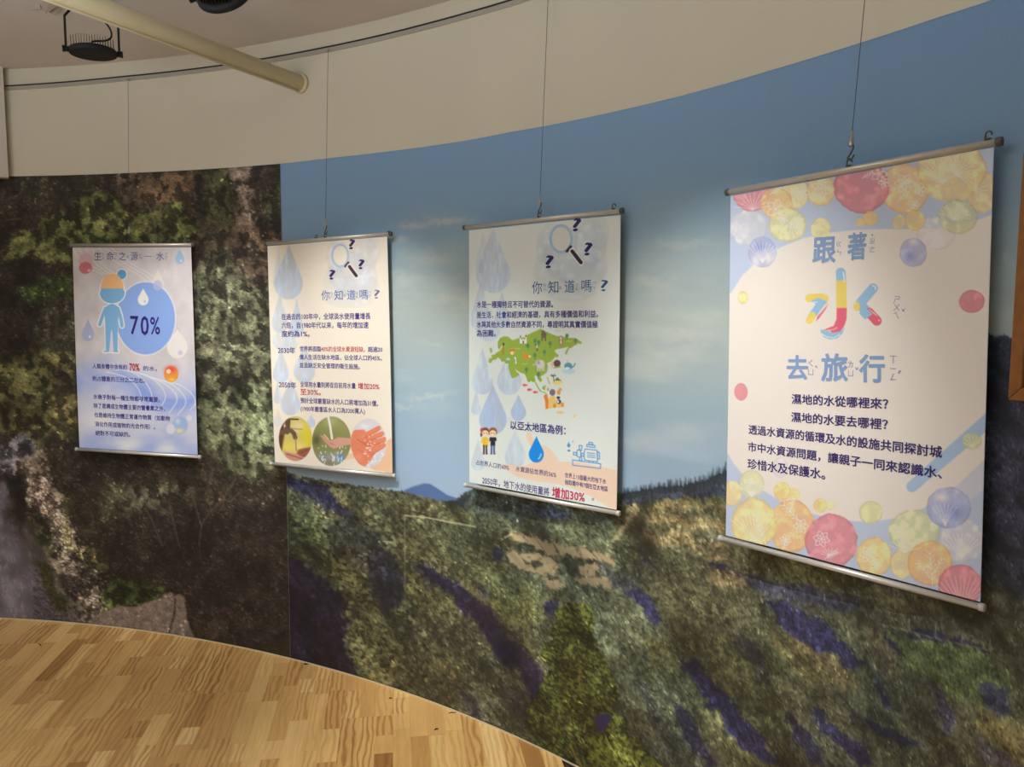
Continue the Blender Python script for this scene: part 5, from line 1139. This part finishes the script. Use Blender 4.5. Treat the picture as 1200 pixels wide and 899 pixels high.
cable(b4, 995, (1003,0), 'steel cable and gripper holding the largest banner with the watercolour discs', .036, 3)
b1.hook(221); b1.hook(186, h=.018); b2.hook(371, h=.020); b2.hook(456, h=.012); b3.hook(719.5); b4.hook(1158)

# ------------------------------------------------------------------ framed picture at the right edge
thf, _ = onwall(1180, 300)
A_ = np.array([*wall(thf, .035), 0]); t2 = thf+math.radians(6.5); B_ = np.array([*wall(t2, .05), 0]); T = B_-A_; T /= np.linalg.norm(T); Nn = np.array([T[1], -T[0], 0]); Nn = Nn if Nn@(CAM-A_) > 0 else -Nn
def fhit(x, y): d = ray(x, y); return CAM+d*(((A_-CAM)@Nn)/(d@Nn))
tl = fhit(1198.5, 177); bl = fhit(1180.5, 468.5); dn = bl-tl; Hh = np.linalg.norm(dn); dn /= Hh
rt = T-dn*(T@dn); rt /= np.linalg.norm(rt); Wf = .42; mw = .026
fr = empty('framed_picture', (tl+bl)/2, 'brown wooden picture frame cut off by the right edge of the photo', 'frame'); o_ = (tl+bl)/2; dp = .022
Nf = np.cross(rt, -dn); Nf = Nf if Nf@(CAM-A_) > 0 else -Nf
corner = [tl, tl+rt*Wf, tl+rt*Wf+dn*Hh, tl+dn*Hh]; inn = [tl+(rt+dn)*mw, tl+rt*(Wf-mw)+dn*mw, tl+rt*(Wf-mw)+dn*(Hh-mw), tl+rt*mw+dn*(Hh-mw)]
for k in range(4):
    a, b_, c, d = corner[k], corner[(k+1) % 4], inn[(k+1) % 4], inn[k]; mb = MB(o_)
    mb.add([a, b_, c, d, a-Nf*dp, b_-Nf*dp, c-Nf*dp, d-Nf*dp], [(0,1,2,3),(7,6,5,4),(0,4,5,1),(1,5,6,2),(2,6,7,3),(3,7,4,0)]); q = mb.build('frame_side', M_WOODF, fr)
    mo = q.modifiers.new('b', 'BEVEL'); mo.width = .003; mo.segments = 2
M_PIC = mat('dark_picture', (26, 22, 20), .15, 0, .4, 12)
mb = MB(o_); mb.add([q-Nf*.008 for q in inn]+[q-Nf*.012 for q in inn], [(0,1,2,3),(7,6,5,4),(0,4,5,1),(1,5,6,2),(2,6,7,3),(3,7,4,0)]); mb.build('picture', M_PIC, fr)

# ------------------------------------------------------------------ bits of litter on the floor
M_BIT = mat('dark_litter', (40, 32, 34), .8, 0, .1, 80)
def bit(x, y, L0, wd, ang, label):
    c = at_z(x, y, .0); mb = MB((c[0], c[1], 0)); X_ = np.array([math.cos(ang), math.sin(ang), 0]); Y_2 = np.array([-math.sin(ang), math.cos(ang), 0])
    pts = [c-X_*L0/2+np.array([0, 0, .0012]), c-X_*L0*.1+Y_2*wd*.6+np.array([0, 0, .003]), c+X_*L0/2+Y_2*wd*.2+np.array([0, 0, .0014])]
    mb.tube(pts, [wd*.3, wd*.5, wd*.35], 7); o = mb.build('litter_scrap', M_BIT); o.location = (c[0], c[1], 0); tag(o, label, 'litter', 'small dark scraps on the wooden floor')
bit(46.5, 756, .034, .004, -.7, 'tiny dark scrap on the wooden floor at the far left')
bit(511.5, 855.5, .016, .006, .5, 'tiny black scrap on the wooden floor nearest the camera')
bit(530, 836, .030, .0035, .12, 'thin dark sliver on the wooden floor beside the wall foot')
bit(457.6, 819, .012, .005, .2, 'tiny grey crumb on the wooden floor below the mountain mural')
